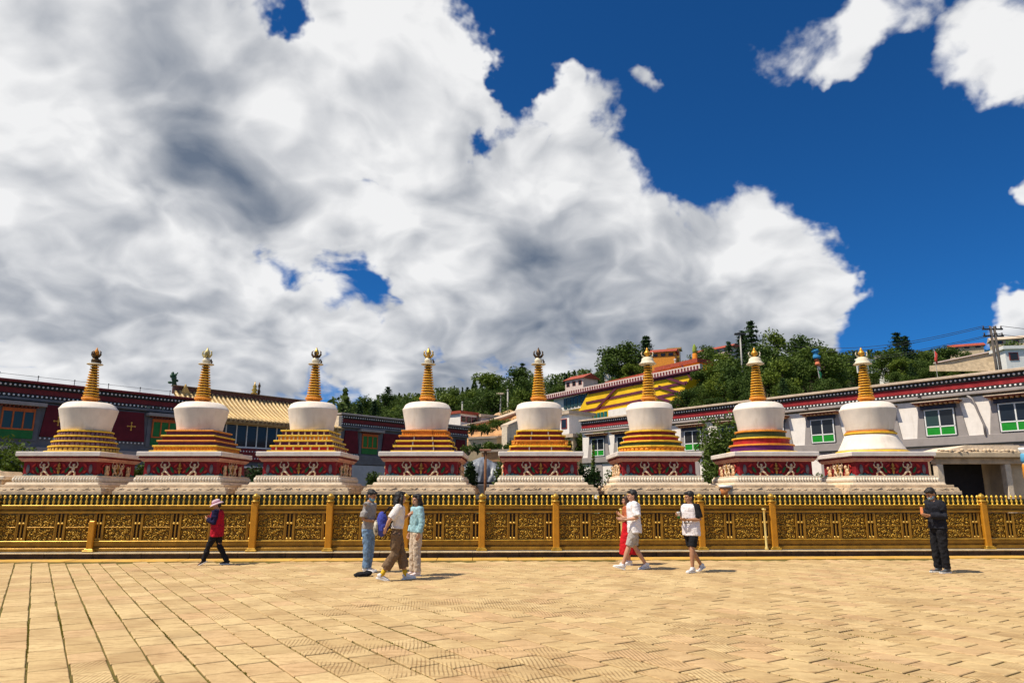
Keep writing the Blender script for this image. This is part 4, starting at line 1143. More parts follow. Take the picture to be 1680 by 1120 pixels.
# ---- centre gap: bank, retaining walls, tarpaulin pile, post
def strip_mesh(path, h, th, m, name, label, cat):
    """a wall following points (x,y,z of its foot) with height h"""
    t = thing(name, label, cat, path[0])
    b = MB(); o = Vector(path[0])
    for p, q in zip(path, path[1:]):
        p, q = Vector(p) - o, Vector(q) - o
        nrm = Vector((-(q.y - p.y), q.x - p.x, 0)).normalized() * th
        b.add([p + Vector((0, 0, -2)), q + Vector((0, 0, -2)), q + Vector((0, 0, h)), p + Vector((0, 0, h)), p + nrm + Vector((0, 0, -2)), q + nrm + Vector((0, 0, -2)), q + nrm + Vector((0, 0, h)), p + nrm + Vector((0, 0, h))], [(0, 1, 2, 3), (7, 6, 5, 4), (3, 2, 6, 7), (0, 3, 7, 4), (1, 5, 6, 2)])
    b.build('wall', m, t)
    b = MB()
    for p, q in zip(path, path[1:]):
        p, q = Vector(p) - o, Vector(q) - o
        nrm = Vector((-(q.y - p.y), q.x - p.x, 0)).normalized()
        k = Vector((0, 0, h + .003)); k2 = Vector((0, 0, h + .18))
        a1, a2, a3, a4 = p - nrm * .12, q - nrm * .12, q + nrm * (th + .12), p + nrm * (th + .12)
        b.add([a1 + k, a2 + k, a3 + k, a4 + k, a1 + k2, a2 + k2, a3 + k2, a4 + k2], [(3, 2, 1, 0), (4, 5, 6, 7), (0, 1, 5, 4), (1, 2, 6, 5), (2, 3, 7, 6), (3, 0, 4, 7)])
    b.build('coping', COPING, t)
    return t
strip_mesh([at(768, 738, 60), at(815, 736, 60), at(862, 730, 62)], 0.9, 0.5, BEIGEW, 'retaining_wall', 'low beige retaining wall under the grassy strip', 'wall')
strip_mesh([at(832, 722, 58), at(866, 706, 60)], 1.1, 0.6, STONE_PALE, 'retaining_wall', 'pale stepped stone wall left of fifth stupa', 'wall')
strip_mesh([at(790, 752, 52), at(852, 750, 52)], 0.45, 0.4, M('terracotta_wall', (0.50, 0.26, 0.12), .9, .2), 'retaining_wall', 'low terracotta wall just behind the tarpaulin-covered pile', 'wall')
strip_mesh([at(770, 700, 74), at(820, 690, 76), at(866, 674, 78)], 0.15, 2.0, SOIL, 'bank_kerb', 'raw orange kerb along the top of the soil bank', 'kerb')
# orange soil bank, boulders on it
b = MB(); n1_, n2_ = 26, 8; rr = random.Random(31)
for j in range(n2_):
    for i in range(n1_):
        u = lerp(766, 872, i / (n1_ - 1)); v = lerp(724 - (u - 766) * .16, 702 - (u - 766) * .25, j / (n2_ - 1))
        p = at(u, v, lerp(69, 77, j / (n2_ - 1)))
        b.v.append((p.x + rr.uniform(-.15, .15), p.y, p.z + mnoise.noise(p * .7) * .35))
for j in range(n2_ - 1):
    for i in range(n1_ - 1): b.f.append((j * n1_ + i, j * n1_ + i + 1, (j + 1) * n1_ + i + 1, (j + 1) * n1_ + i)); b.mi.append(0)
tag(b.build('soil_bank', SOIL, None, True), kind='structure')
for q in range(16):
    u = rr.uniform(815, 870); p = at(u, rr.uniform(676, 692) - (u - 840) * .25, rr.uniform(79, 82))
    s_ = rr.uniform(.3, .85); bb = MB(); bb.ell((0, 0, 0), (s_, s_ * .8, s_ * .75), 9, 6)
    bb.v = [tuple(Vector(c) * (1 + .28 * mnoise.noise(Vector(c) * 1.7 + Vector((q, 0, 0))))) for c in bb.v]
    tag(bb.build('boulder', M('boulder_stone', (0.55, 0.36, 0.20), .95, .25, 2, .5, 6), None, False, loc=p), 'pale orange boulder on the bank below the hillside trees', 'boulder', 'boulders on the orange bank')
# tarpaulin-covered pile
tp = thing('tarpaulin_pile', 'grey tarpaulin draped over a pile between the two middle stupas', 'tarpaulin', tuple(at(797, 806, 46)))
b = MB(); nu, nv = 44, 26
Wt, Ht = 3.1, 2.35
for j in range(nv):
    for i in range(nu):
        x = (i / (nu - 1) - .5) * Wt; t = j / (nv - 1)
        top = 1.75 + .42 * math.cos(x * 1.6 + .4) + .15 * mnoise.noise(Vector((x * 1.5, 0, 1)))
        sag = math.sin(x * 7 + 2.5 * t * (1 if x < 0 else -1) + 1.5 * mnoise.noise(Vector((x, t * 2, 0)))) * .16 * math.sin(t * PI * .9) + .10 * abs(math.sin(x * 11 - 4 * t + 2 * mnoise.noise(Vector((x * 2, t * 3, 5)))))
        z = lerp(0.55, top, 1 - (1 - t) ** 1.6) if t < 1 else top
        y = -1.0 + 1.35 * t ** 2 + sag + .12 * mnoise.noise(Vector((x * 2.2, t * 3, 7)))
        b.v.append((x * (1.06 - .1 * t), y, z))
for j in range(nv - 1):
    for i in range(nu - 1): b.f.append((j * nu + i, j * nu + i + 1, (j + 1) * nu + i + 1, (j + 1) * nu + i)); b.mi.append(0)
o = b.build('tarpaulin', TARP, tp, True)
sm = o.modifiers.new('thick', 'SOLIDIFY'); sm.thickness = 0.03
B(tp, 'pile_core', ASPH, -1.45, 1.45, 0.30, 1.6, -0.5, 1.9)
B(tp, 'pile_foot', ASPH, -1.7, 1.7, -1.2, 1.7, -1.5, 0.45, 0.05)
ps = thing('brown_post', 'thin rusty brown post with a flat cap before the tarpaulin', 'post', tuple(at(796, 806, 44)))
MB().tube([(0, 0, -1.6), (0, 0, 2.45)], .085, 8).build('shaft', WOOD, ps, True); B(ps, 'cap', M('post_cap', (0.42, 0.20, 0.13), .8), -.36, .36, -.2, .2, 2.452, 2.57, .02)

# ---- poles, lamps, flags
def lamp(u, v0, v1, Y, label, head=GREYW, arm=0.5):
    p = at(u, v0, Y); h = at(u, v1, Y).z - p.z
    t = thing('street_lamp', label, 'lamp post', tuple(p))
    MB().tube([(0, 0, -3), (0, 0, h)], [.13, .08], 8).build('pole', POLE, t, True)
    b = MB(); b.box(-arm, arm, -.16, .16, h - .1, h + .12); b.build('lamp_head', head, t, bevel=.03)
    return t
lamp(1217, 592, 548, 78, 'pale pole with broad dark head standing against the sky right of centre', DARKM, 0.62)
lamp(1180, 628, 592, 74, 'white hillside lamp post right of the yellow terrace', FRAMEW, 0.35)
lamp(821, 672, 646, 85, 'lamp post with pale round head above the orange boulders', COPING, 0.5)
lamp(833, 680, 640, 84, 'slender grey lamp post beside the one above the boulders', POLE, 0.1)
lamp(758, 690, 660, 90, 'thin grey pole among the trees above the white house', POLE, 0.1)
lamp(776, 690, 662, 92, 'thin grey pole nearer the boulders among the trees', POLE, 0.1)
lamp(1109, 622, 590, 90, 'pale flagpole rising behind the yellow parapet', FRAMEW, 0.12)
fp = thing('prayer_flag_pole', 'pole wrapped in blue, orange, white and green prayer cloth before the trees', 'flag pole', tuple(at(1346, 628, 62)))
hh = at(1338, 572, 62).z - fp.location.z
MB().tube([(.15, 0, -2), (-.25, 0, hh)], .05, 6).build('pole', POLE, fp)
for nm, col, a, c, r0 in (('blue_cloth', (0.05, 0.25, 0.50), .70, 1.0, .36), ('orange_cloth', (0.65, 0.20, 0.10), .48, .70, .27), ('white_cloth', (0.75, 0.72, 0.70), .36, .48, .17), ('green_cloth', (0.03, 0.22, 0.10), 0.02, .36, .14)):
    MB().tube([(lerp(.15, -.25, lerp(a, c, q / 6)) + .05 * math.sin(q * 2), 0, hh * lerp(a, c, q / 6)) for q in range(7)], [r0 * (.75 + .25 * math.sin(q * 1.7 + a * 9)) for q in range(7)], 9).build(nm, M(nm, col, .85, .2, 3), fp, True)
tv = thing('prayer_flag_pole', 'slim orange and green banner pillar at the end of the yellow terrace', 'flag pole', tuple(at(1141, 602, 84)))
h2 = at(1141, 564, 84).z - tv.location.z
MB().lathe([(.30, 0), (.34, h2 * .1), (.30, h2 * .55), (.26, h2 * .58)], 10).build('orange_cloth', M('banner_orange', (0.70, 0.25, 0.02), .8), tv, True)
MB().lathe([(.26, h2 * .58), (.28, h2 * .7), (.2, h2 * .9), (.02, h2)], 10).build('green_cloth', M('banner_green', (0.22, 0.30, 0.04), .8), tv, True)
rbn = thing('banner', 'small red banner on a pole at the end of the terrace wall', 'banner', tuple(at(1536, 602, 64)))
MB().tube([(0, 0, -1), (0, 0, 1.7)], .03, 6).build('pole', POLE, rbn)
MB().tube([(0.1, 0, .3), (.05, 0, .7), (.15, 0, 1.2), (.05, 0, 1.5)], [.08, .13, .12, .05], 7).build('cloth', M('banner_red', (0.55, 0.06, 0.05), .8), rbn, True)
up = thing('utility_pole', 'tall utility pole with two crossarms and wires at upper right', 'utility pole', tuple(at(1641, 612, 58)))
hp = at(1641, 537, 58).z - up.location.z
for dx in (-.16, .16): MB().tube([(dx - .06, 0, -3), (dx - .1, 0, hp + .1)], [.13, .10], 8).build('shaft', M('pole_dark', (0.10, 0.085, 0.075), .9, .2), up, True)
for z in (hp - .15, hp - .75):
    a = B(up, 'crossarm', DARKM, -.95, .75, -.08, .08, z - .06, z + .06)
    for x in (-.85, -.3, .2, .65): MB().lathe([(.05, z + .06), (.07, z + .12), (.04, z + .2), (.06, z + .24), (.02, z + .3)], 8, (x, 0)).build('insulator', BRONZE, a, True)
tz = up.location.z + hp
WIRES = [(-.85, .12, 28, 2.2, 'topmost overhead wire running left from the upper crossarm'), (-.3, .12, 27, 1.6, 'second overhead wire running left from the upper crossarm'), (.2, -.5, 26, .6, 'third overhead wire running left, from the lower crossarm'), (.65, -.5, 25, 0.0, 'lowest overhead wire running left from the lower crossarm'), (.65, .12, 62, -1.0, 'overhead wire running off right from the upper crossarm'), (-.3, -.5, 62, -2.0, 'overhead wire running off right from the lower crossarm')]
for x, dz, endx, endz, wlab in WIRES:
    a = Vector((up.location.x + x, 58, tz + dz)); e = Vector((endx, 75 if endx < 40 else 52, tz + endz))
    pts = [a.lerp(e, t / 14) + Vector((0, 0, -1.1 * math.sin(PI * t / 14))) for t in range(15)]
    o = MB().tube([p - a for p in pts], 0.022, 5).build('overhead_wire', DARKM, None, loc=a)
    tag(o, wlab, 'wire', 'overhead wires on the utility pole')

# ================================================================== trees and shrubs
def leaf_quad(b, c, s, r, elong=1.5):
    n = Vector((r.gauss(0, 1), r.gauss(0, 1), r.gauss(0, 1) + .5)).normalized()
    t = n.orthogonal().normalized(); t.rotate(Matrix.Rotation(r.uniform(0, 6.28), 3, n)); w = n.cross(t)
    a = s * elong
    b.add([c - t * a * .5, c + w * s * .38, c + t * a * .5, c - w * s * .38], [(0, 1, 2, 3)])
def broad_tree(seed, H=7.0, Wd=4.6, nl=3400, ls=0.235):
    r = random.Random(seed); crown = MB(); trunk = MB()
    th = H * .30
    trunk.tube([(0, 0, -.8), (.05, 0, th * .6), (r.uniform(-.2, .2), r.uniform(-.2, .2), th), (r.uniform(-.3, .3), r.uniform(-.3, .3), H * .72)], [.20, .15, .12, .03], 7)
    lobes = []
    for k in range(13):
        a = r.uniform(0, 6.28); q = r.random() ** .6
        z = th + (H - th) * r.uniform(.08, .92)
        env = math.sin(PI * min(1, max(0.12, (z - th * .7) / (H - th * .7)) ** .8)) ** .7
        rad = Wd / 2 * env * q
        c = Vector((rad * math.cos(a), rad * math.sin(a), z)); lobes.append((c, r.uniform(.55, 1.05) * Wd * .24))
        trunk.tube([(0, 0, lerp(th * .7, z, .5)), c * .6 + Vector((0, 0, z * .38)), c], [.07, .05, .015], 5)
    lobes.append((Vector((0, 0, H * .9)), Wd * .16))
    for c, lr in lobes:
        for q in range(nl // len(lobes)):
            d = Vector((r.gauss(0, 1), r.gauss(0, 1), r.gauss(0, .85)))
            d = d.normalized() * lr * (r.random() ** .45) * (1 + .25 * mnoise.noise(d * 1.5 + c))
            leaf_quad(crown, c + d, ls * r.uniform(.55, 1.2), r)
    return trunk, crown
def conifer(seed, H=9.0, Wd=4.0, nl=2600, ls=0.27):
    r = random.Random(seed); crown = MB(); trunk = MB()
    trunk.tube([(0, 0, -.8), (0, 0, H * .5), (0, 0, H * .97)], [.20, .12, .02], 7)
    n = 0; z = H * .12
    while z < H:
        rad = Wd / 2 * (1 - z / H) ** .70 * r.uniform(.8, 1.15) + .15
        nb = max(6, int(11 * (1 - z / H)) + 5); a0 = r.uniform(0, 6.28)
        for k in range(nb):
            a = a0 + 2 * PI * k / nb + r.uniform(-.3, .3); L = rad * r.uniform(.7, 1.15)
            for q in range(max(3, int(nl / 150))):
                t = (q + r.random()) / max(3, int(nl / 150))
                c = Vector((math.cos(a) * L * t, math.sin(a) * L * t, z - L * t * .28 + r.uniform(-.1, .1)))
                c += Vector((r.gauss(0, .10), r.gauss(0, .10), r.gauss(0, .06))) * (1.2 - .5 * t)
                leaf_quad(crown, c, ls * r.uniform(.6, 1.2) * (1.15 - .5 * t), r, 1.8)
        z += H * .055 * r.uniform(.8, 1.2)
    return trunk, crown
protos = {'broad': [], 'conifer': [], 'light': []}
for s_ in (1, 2, 3, 4):
    t, c = broad_tree(s_, 7, 4.8 + .3 * s_); protos['broad'].append((t.mesh('trunk', TRUNK, True), c.mesh('crown', LEAF_A), 7.0))
for s_ in (5, 6):
    t, c = broad_tree(s_, 7, 4.4); protos['light'].append((t.mesh('trunk', TRUNK, True), c.mesh('crown', LEAF_C), 7.0))
for s_ in (7, 8, 9):
    t, c = conifer(s_, 9, 4.4 + .4 * (s_ - 7)); protos['conifer'].append((t.mesh('trunk', TRUNK, True), c.mesh('crown', LEAF_B), 9.0))
trng = random.Random(77)
NAMES = {'broad': 'broadleaf_tree', 'light': 'broadleaf_tree', 'conifer': 'conifer_tree'}
def plant(kind, p, H, label, group=None, wide=1.0):
    tm, cm, h0 = trng.choice(protos[kind]); k = H / h0
    t = thing(NAMES[kind], label, 'tree', tuple(p), trng.uniform(0, 6.28), group)
    w = k * wide * trng.uniform(.92, 1.1)
    link('trunk', tm, t, (0, 0, 0), (0, 0, 0), (w, w, k)); link('crown', cm, t, (0, 0, 0), (0, 0, 0), (w, w, k))
    return t
def plant_px(kind, u, v_top, Y, label, wide=1.0, minH=3.0):
    p = on_hill(u, Y); H = max(minH, at(u, v_top, Y).z - p.z)
    return plant(kind, p, H, label, None, wide)
KEY = [
    ('conifer', 1252, 526, 84, 'tallest dark conifer standing against the sky right of centre', 1.25), ('conifer', 1236, 541, 87, 'dark conifer leaning on the left flank of the tallest one', 1.2),
    ('light', 1292, 546, 76, 'sunlit pale green tree right beside the tallest conifer', .9), ('broad', 1268, 572, 70, 'dense round tree in front of the tallest conifer', 1.2),
    ('broad', 1312, 590, 66, 'dark round tree just left of the prayer-cloth pole', 1.2), ('broad', 1336, 556, 92, 'round-topped tree behind the prayer-cloth pole', 1.2),
    ('conifer', 1070, 549, 124, 'dark pointed tree crowning the skyline above the yellow terrace', 1.5), ('broad', 1040, 566, 126, 'broad tree on the skyline left of the pointed dark one', 1.4), ('broad', 1012, 572, 126, 'outer broad tree of the skyline clump above the yellow terrace', 1.3),
    ('conifer', 1502, 545, 102, 'dark conifer rising over the right ridge, left of its twin', 1.3), ('conifer', 1515, 549, 104, 'dark conifer rising over the right ridge, right of its twin', 1.3), ('broad', 1492, 572, 82, 'dense dark tree below the twin conifers on the right', 1.3),
    ('broad', 1380, 580, 78, 'round tree directly right of the prayer-cloth pole', 1.2), ('light', 1200, 612, 68, 'bright tree on the slope left of the seventh spire', 1.2), ('broad', 1165, 608, 72, 'dark tree at the right end of the yellow terrace', 1.2),
    ('conifer', 1212, 560, 96, 'small conifer beside the broad-headed pale pole', 1.0), ('broad', 1175, 567, 104, 'skyline tree behind the brown-roofed building', 1.2),
    ('conifer', 858, 596, 118, 'slim dark conifer above the fifth spire on the skyline', 1.0), ('broad', 850, 606, 112, 'rounded tree at the foot of the slim skyline conifer', 1.2), ('conifer', 630, 634, 150, 'dark conifer near the left end of the wooded skyline', 1.4),
    ('light', 800, 612, 120, 'bright green tree on the skyline left of the fifth spire', 1.3), ('broad', 848, 660, 80, 'round tree overhanging the pale stone wall left of the fifth stupa', 1.1), ('light', 857, 640, 92, 'light green tree behind the lamp posts near fifth stupa', 1.2),
]
for kind, u, vt, Y, lab, wide in KEY: plant_px(kind, u, vt, Y, lab, wide)
# the wood on the hillside
def blocked(X, Y):
    s = (X - YP[0]) * math.cos(YA) + (Y - YP[1]) * math.sin(YA); d = behind(YP, YA, X, Y)
    if -36 < s < 13 and -9 < d < 14: return True
    if behind(RP, RA, X, Y) < 8.5 and X > 0: return True
    if behind(LP, LA, X, Y) < 10 and X < 2: return True
    u = 840 + X / Y * 1177
    if 735 < u < 880 and Y < 86: return True
    if 1322 < u < 1362 and Y < 66: return True
    if 1400 < u < 1470 and 58 < Y < 96: return True
    if 1525 < u and 46 < Y < 78: return True
    if 1560 < u and Y < 121 and Y > 104: return True
    if 1060 < u < 1215 and 92 < Y < 116: return True
    if 885 < u < 1122 and d < 14: return True
    if 935 < u < 985 and 100 < Y < 119: return True
    return False
spots = []
Y = 50.0
while Y < 214:
    stp = 3.1 + Y * .012
    X = -60.0
    while X < 165:
        x, y = X + trng.uniform(-1.6, 1.6), Y + trng.uniform(-1.6, 1.6)
        u = 840 + x / y * 1177
        if -40 < u - 840 + 300 and u < 1780 and u > 540 and not blocked(x, y) and trng.random() < .93:
            z = hill_z(x, y)
            if z > 0.8: spots.append((y, x, z, u))
        X += stp
    Y += stp
spots.sort()
KINDW = {'broad': 'leafy tree', 'light': 'pale green tree', 'conifer': 'dark conifer'}
ZONES = [(650, 'behind the maroon gatehouse roof'), (705, 'just left of the fourth spire'), (790, 'just right of the fourth spire'), (885, 'just left of the fifth spire'), (980, 'just right of the fifth spire'), (1062, 'just left of the sixth spire'), (1150, 'just right of the sixth spire'), (1236, 'just left of the seventh spire'), (1330, 'just right of the seventh spire'), (1411, 'just left of the eighth spire'), (1500, 'just right of the eighth spire'), (1590, 'above the beige terrace wall'), (9999, 'around the utility pole')]
infr = [s_ for s_ in spots if 560 < s_[3] < 1700]
near_set = set(infr[:255])
far = MB()
fr_ = random.Random(5)
for s_ in spots:
    y, x, z, u = s_
    kind = 'conifer' if mnoise.noise(Vector((x * .05, y * .05, 2))) > .18 and trng.random() < .6 else ('light' if trng.random() < .28 else 'broad')
    H = trng.uniform(3.4, 6.4) * (1.15 if kind == 'conifer' else .95) * (0.8 if y < 62 else 1)
    if u > 1380 and y < 75: H *= .55
    if s_ in near_set:
        zone = next(t for lim, t in ZONES if u < lim)
        band_ = 'low on the slope' if y < 82 else ('halfway up the slope' if y < 112 else 'high on the slope')
        lab = KINDW[kind] + ' ' + band_ + ' ' + zone
        plant(kind, (x, y, z - .1), H, lab, lab.replace('tree', 'trees', 1).replace('conifer', 'conifers', 1), 1.15)
    else:
        nl = 130
        for q in range(nl):
            if kind == 'conifer':
                t = fr_.random() ** .8; zz = H * (1 - t * .9); rad = H * .23 * t
            else:
                zz = H * (.25 + .75 * fr_.random()); rad = H * .36 * math.sqrt(max(0.05, 1 - ((zz / H - .6) / .45) ** 2))
            a = fr_.uniform(0, 6.28); rad *= fr_.random() ** .4
            leaf_quad(far, Vector((x + rad * math.cos(a), y + rad * math.sin(a), z + zz)), H * .115 * fr_.uniform(.6, 1.2), fr_, 1.4)
tag(far.build('distant_wood', LEAF_D), 'far woodland covering the upper slopes and ridge of the hill', 'woodland', kind='stuff')

# low scrub so that no bare ground shows between trunks
def bush(name, label, p, w, h, seed, m=LEAF_A, ls=.09, n=900, group=None, d=None):
    r = random.Random(seed); b = MB(); st = MB()
    nb = 7
    d = d or w * .7
    for k in range(nb):
        a = r.uniform(0, 6.28); q = r.random() ** .5
        c = Vector((math.cos(a) * w * .5 * q * .75, math.sin(a) * d * .5 * q * .75, h * r.uniform(.35, .8)))
        st.tube([(0, 0, -.15), c * .5 + Vector((0, 0, h * .05)), c], [.03, .02, .008], 5)
        lr = r.uniform(.28, .42)
        for i in range(n // nb):
            v = Vector((r.gauss(0, 1), r.gauss(0, 1), r.gauss(0, 1))).normalized() * (r.random() ** .4)
            pt = c + Vector((v.x * w * lr * .8, v.y * d * lr * .8, v.z * h * lr))
            if pt.z < .02: pt.z = abs(pt.z) * .5
            leaf_quad(b, pt, ls * r.uniform(.6, 1.3), r, 1.6)
    t = thing(name, label, 'shrub', tuple(p), 0, group)
    st.build('stems', TRUNK, t); b.build('foliage', m, t)
    return t
def bush_px(u0, u1, v0, v1, Y, label, seed, m=LEAF_A, n=900, ls=.10, zmin=None):
    a, c = at(u0, v1, Y), at(u1, v0, Y)
    z0 = max(0, min(a.z, 1.3)) if zmin is None else zmin
    return bush('shrub', label, ((a.x + c.x) / 2, Y, z0), c.x - a.x, c.z - z0, seed, m, ls, n)
bush_px(-30, 96, 722, 800, 30.5, 'large bright leafy shrub behind the left edge of the first stupa', 11, LEAF_C, 2200, .13)
bush_px(208, 246, 755, 800, 29.5, 'green shrub in the gap between first and second stupas', 12, LEAF_A, 1100)
bush_px(398, 440, 762, 800, 30, 'dark shrub in the gap between second and third stupas', 13, LEAF_B, 1000)
bush_px(592, 628, 777, 806, 29.2, 'low leafy plants before the pale wall between third and fourth stupas', 14, LEAF_A, 900, .09)
bush_px(758, 784, 758, 806, 30, 'dark shrub at the right edge of the fourth stupa', 15, LEAF_B, 1500)
bush_px(812, 836, 758, 806, 30, 'dark shrub at the left edge of the fifth stupa', 16, LEAF_A, 900)
bush_px(944, 984, 762, 804, 31, 'dark shrub at the right edge of the fifth stupa', 17, LEAF_B, 1800)
bush_px(984, 1032, 764, 806, 32, 'brown-green shrub at the left edge of the sixth stupa', 18, LEAF_A, 1800)
bush_px(1140, 1232, 688, 800, 33, 'tall leafy shrub in the gap between sixth and seventh stupas', 19, LEAF_A, 5200, .13)
bush_px(1150, 1196, 752, 806, 29.4, 'small-leaved bush low in front of the tall shrub', 20, LEAF_A, 1600, .09)
bush_px(1322, 1352, 776, 806, 30, 'low bush in the gap between seventh and eighth stupas', 21, LEAF_A, 700, .09)
bush_px(970, 976, 728, 790, 44, 'young bush below the far end of the white building', 22, LEAF_C, 500, .1)
# scrub on the slope behind the white building
for q in range(34):
    u = lerp(1130, 1690, (q + trng.random()) / 34)
    Yv = 37 + (1540 - u) * .0275 + 8.5 + trng.uniform(0, 3)
    Yv = max(44.0, Yv)
    p = on_hill(u, Yv)
    bush('shrub', 'scrubby bush over the white building roof ' + next(t for lim, t in ZONES if u < lim), p, trng.uniform(1.6, 2.8), trng.uniform(.9, 1.7), 300 + q, trng.choice([LEAF_A, LEAF_A, LEAF_C, LEAF_B]), .17, 420, 'bushes above the white building')
for q in range(14):
    u = lerp(768, 870, (q + trng.random()) / 14); p = at(u, 712 - (u - 768) * .12 + trng.uniform(-4, 6), 68.4)
    bush('shrub', 'small bush on the grassy strip below the orange bank', p, 1.4, .9, 400 + q, trng.choice([LEAF_A, LEAF_C]), .14, 260, 'bushes below the orange bank')
for q in range(9):
    u = lerp(768, 866, (q + trng.random()) / 9); p = at(u, 744 - (u - 768) * .06, 57.5)
    bush('shrub', 'ragged bush along the foot of the beige retaining wall', p, trng.uniform(.9, 1.6), trng.uniform(.5, 1.0), 500 + q, trng.choice([LEAF_A, LEAF_C, LEAF_B]), .13, 260, 'bushes below the retaining wall')
for q in range(6):
    u = lerp(925, 962, (q + trng.random()) / 6); p = at(u, 742 + trng.uniform(-14, 8), 60.5)
    bush('shrub', 'green bush on the slope between fifth stupa and the white building', p, 1.3, 1.0, 540 + q, trng.choice([LEAF_A, LEAF_C]), .13, 320, 'bushes right of the fifth stupa')
# flower pot between the sixth and seventh stupas
fpo = thing('flower_pot', 'small orange flower pot with white rim between sixth and seventh stupas', 'flower pot', (7.45, 25.0, 1.5))
MB().lathe([(.13, 0), (.20, .32), (.19, .33)], 14).build('pot', M('pot_orange', (0.62, 0.24, 0.08), .7), fpo, True)
MB().lathe([(.195, .331), (.23, .34), (.23, .42), (.17, .42)], 14).build('rim', FRAMEW, fpo, True)
# end block of the neighbouring stone terrace at the far left
eb = thing('stone_block', 'worn pinkish stone block beside the first stupa at the left edge', 'stone block', (-18.75, 26.2, 0))
B(eb, 'plinth', STONE, -1.0, .55, -.7, .8, 0, 2.1, .03); B(eb, 'cap', STONE_PALE, -1.1, .68, -.8, .9, 2.102, 2.25, .03)
b = MB(); b.wall_poly([(-1.0, 2.252), (.5, 2.252), (.3, 2.42), (-.2, 2.36), (-.6, 2.52), (-1.0, 2.40)], -.6, .6); b.build('worn_top', STONE, eb)

# ================================================================== people
PENDING = []
def remeshed(mb, name, m, parent, voxel, smooth_it=3, fold=0.0, fold_size=0.12, loc=(0, 0, 0), rot=(0, 0, 0)):
    o = mb.build(name, m, parent, True, loc=loc, rot=rot)
    md = o.modifiers.new('r', 'REMESH'); md.mode = 'VOXEL'; md.voxel_size = voxel; md.use_smooth_shade = True
    sm = o.modifiers.new('s', 'SMOOTH'); sm.iterations = smooth_it; sm.factor = 0.5
    if fold:
        tx = bpy.data.textures.new('cloth_folds', 'CLOUDS'); tx.noise_scale = fold_size; tx.noise_depth = 3
        dm = o.modifiers.new('d', 'DISPLACE'); dm.texture = tx; dm.strength = fold; dm.mid_level = 0.5; dm.texture_coords = 'LOCAL'
    PENDING.append(o)
    return o
def skin_mat(name, col):
    m = mat(name, col, 0.5, 0.06, 12, 0.05, 60, spec=0.35)
    b = m.node_tree.nodes['Principled BSDF']
    b.inputs['Subsurface Weight'].default_value = 0.0
    return m
SKIN = skin_mat('skin', (0.50, 0.27, 0.17)); SKIN_T = skin_mat('tanned_skin', (0.40, 0.20, 0.11))
HAIR = mat('black_hair', (0.012, 0.010, 0.010), 0.5, 0.3, 30, 0.5, 90, spec=0.4); HAIRB = mat('brown_hair', (0.06, 0.03, 0.018), 0.5, 0.3, 30, 0.5, 90, spec=0.4)
EYE = mat('eye_dark', (0.015, 0.01, 0.01), 0.3); LIP = mat('lip', (0.38, 0.12, 0.09), 0.5)
def cloth(name, col, var=0.1): return mat(name, col, 0.9, var, 14, 0.35, 220, spec=0.15)

def add_hand(b, w, d, pn, curl=0.6, side=1, k=1.0):
    """palm, four unequal fingers and a thumb that leaves the side of the palm"""
    w = Vector(w); d = Vector(d).normalized(); pn = Vector(pn); pn = (pn - d * pn.dot(d)).normalized(); sd = d.cross(pn) * side
    b.tube([w - d * .02 * k, w + d * .015 * k, w + d * .05 * k, w + d * .088 * k], [(.024 * k, .020 * k), (.029 * k, .018 * k), (.040 * k, .016 * k), (.038 * k, .013 * k)], 8, 0, 1, tuple(pn))
    for i, (o, L) in enumerate(((.030, .070), (.010, .080), (-.010, .076), (-.029, .058))):
        p0 = w + d * .080 * k + sd * o * k
        q = d; pts = [p0]
        for j in range(3):
            ang = curl * (.5 + .35 * j)
            q = (d * math.cos(ang) + pn * math.sin(ang)).normalized()
            pts.append(pts[-1] + q * L * k * (.45, .33, .22)[j])
        b.tube(pts, [.0105 * k, .0098 * k, .009 * k, .0065 * k], 7)
    p0 = w + d * .022 * k + sd * .026 * k
    t1 = (d * .65 + sd * .75 + pn * .25).normalized(); t2 = (d * .9 + sd * .25 + pn * (.35 + curl * .4)).normalized()
    b.tube([p0, p0 + t1 * .036 * k, p0 + t1 * .036 * k + t2 * .032 * k], [.014 * k, .0115 * k, .008 * k], 7)

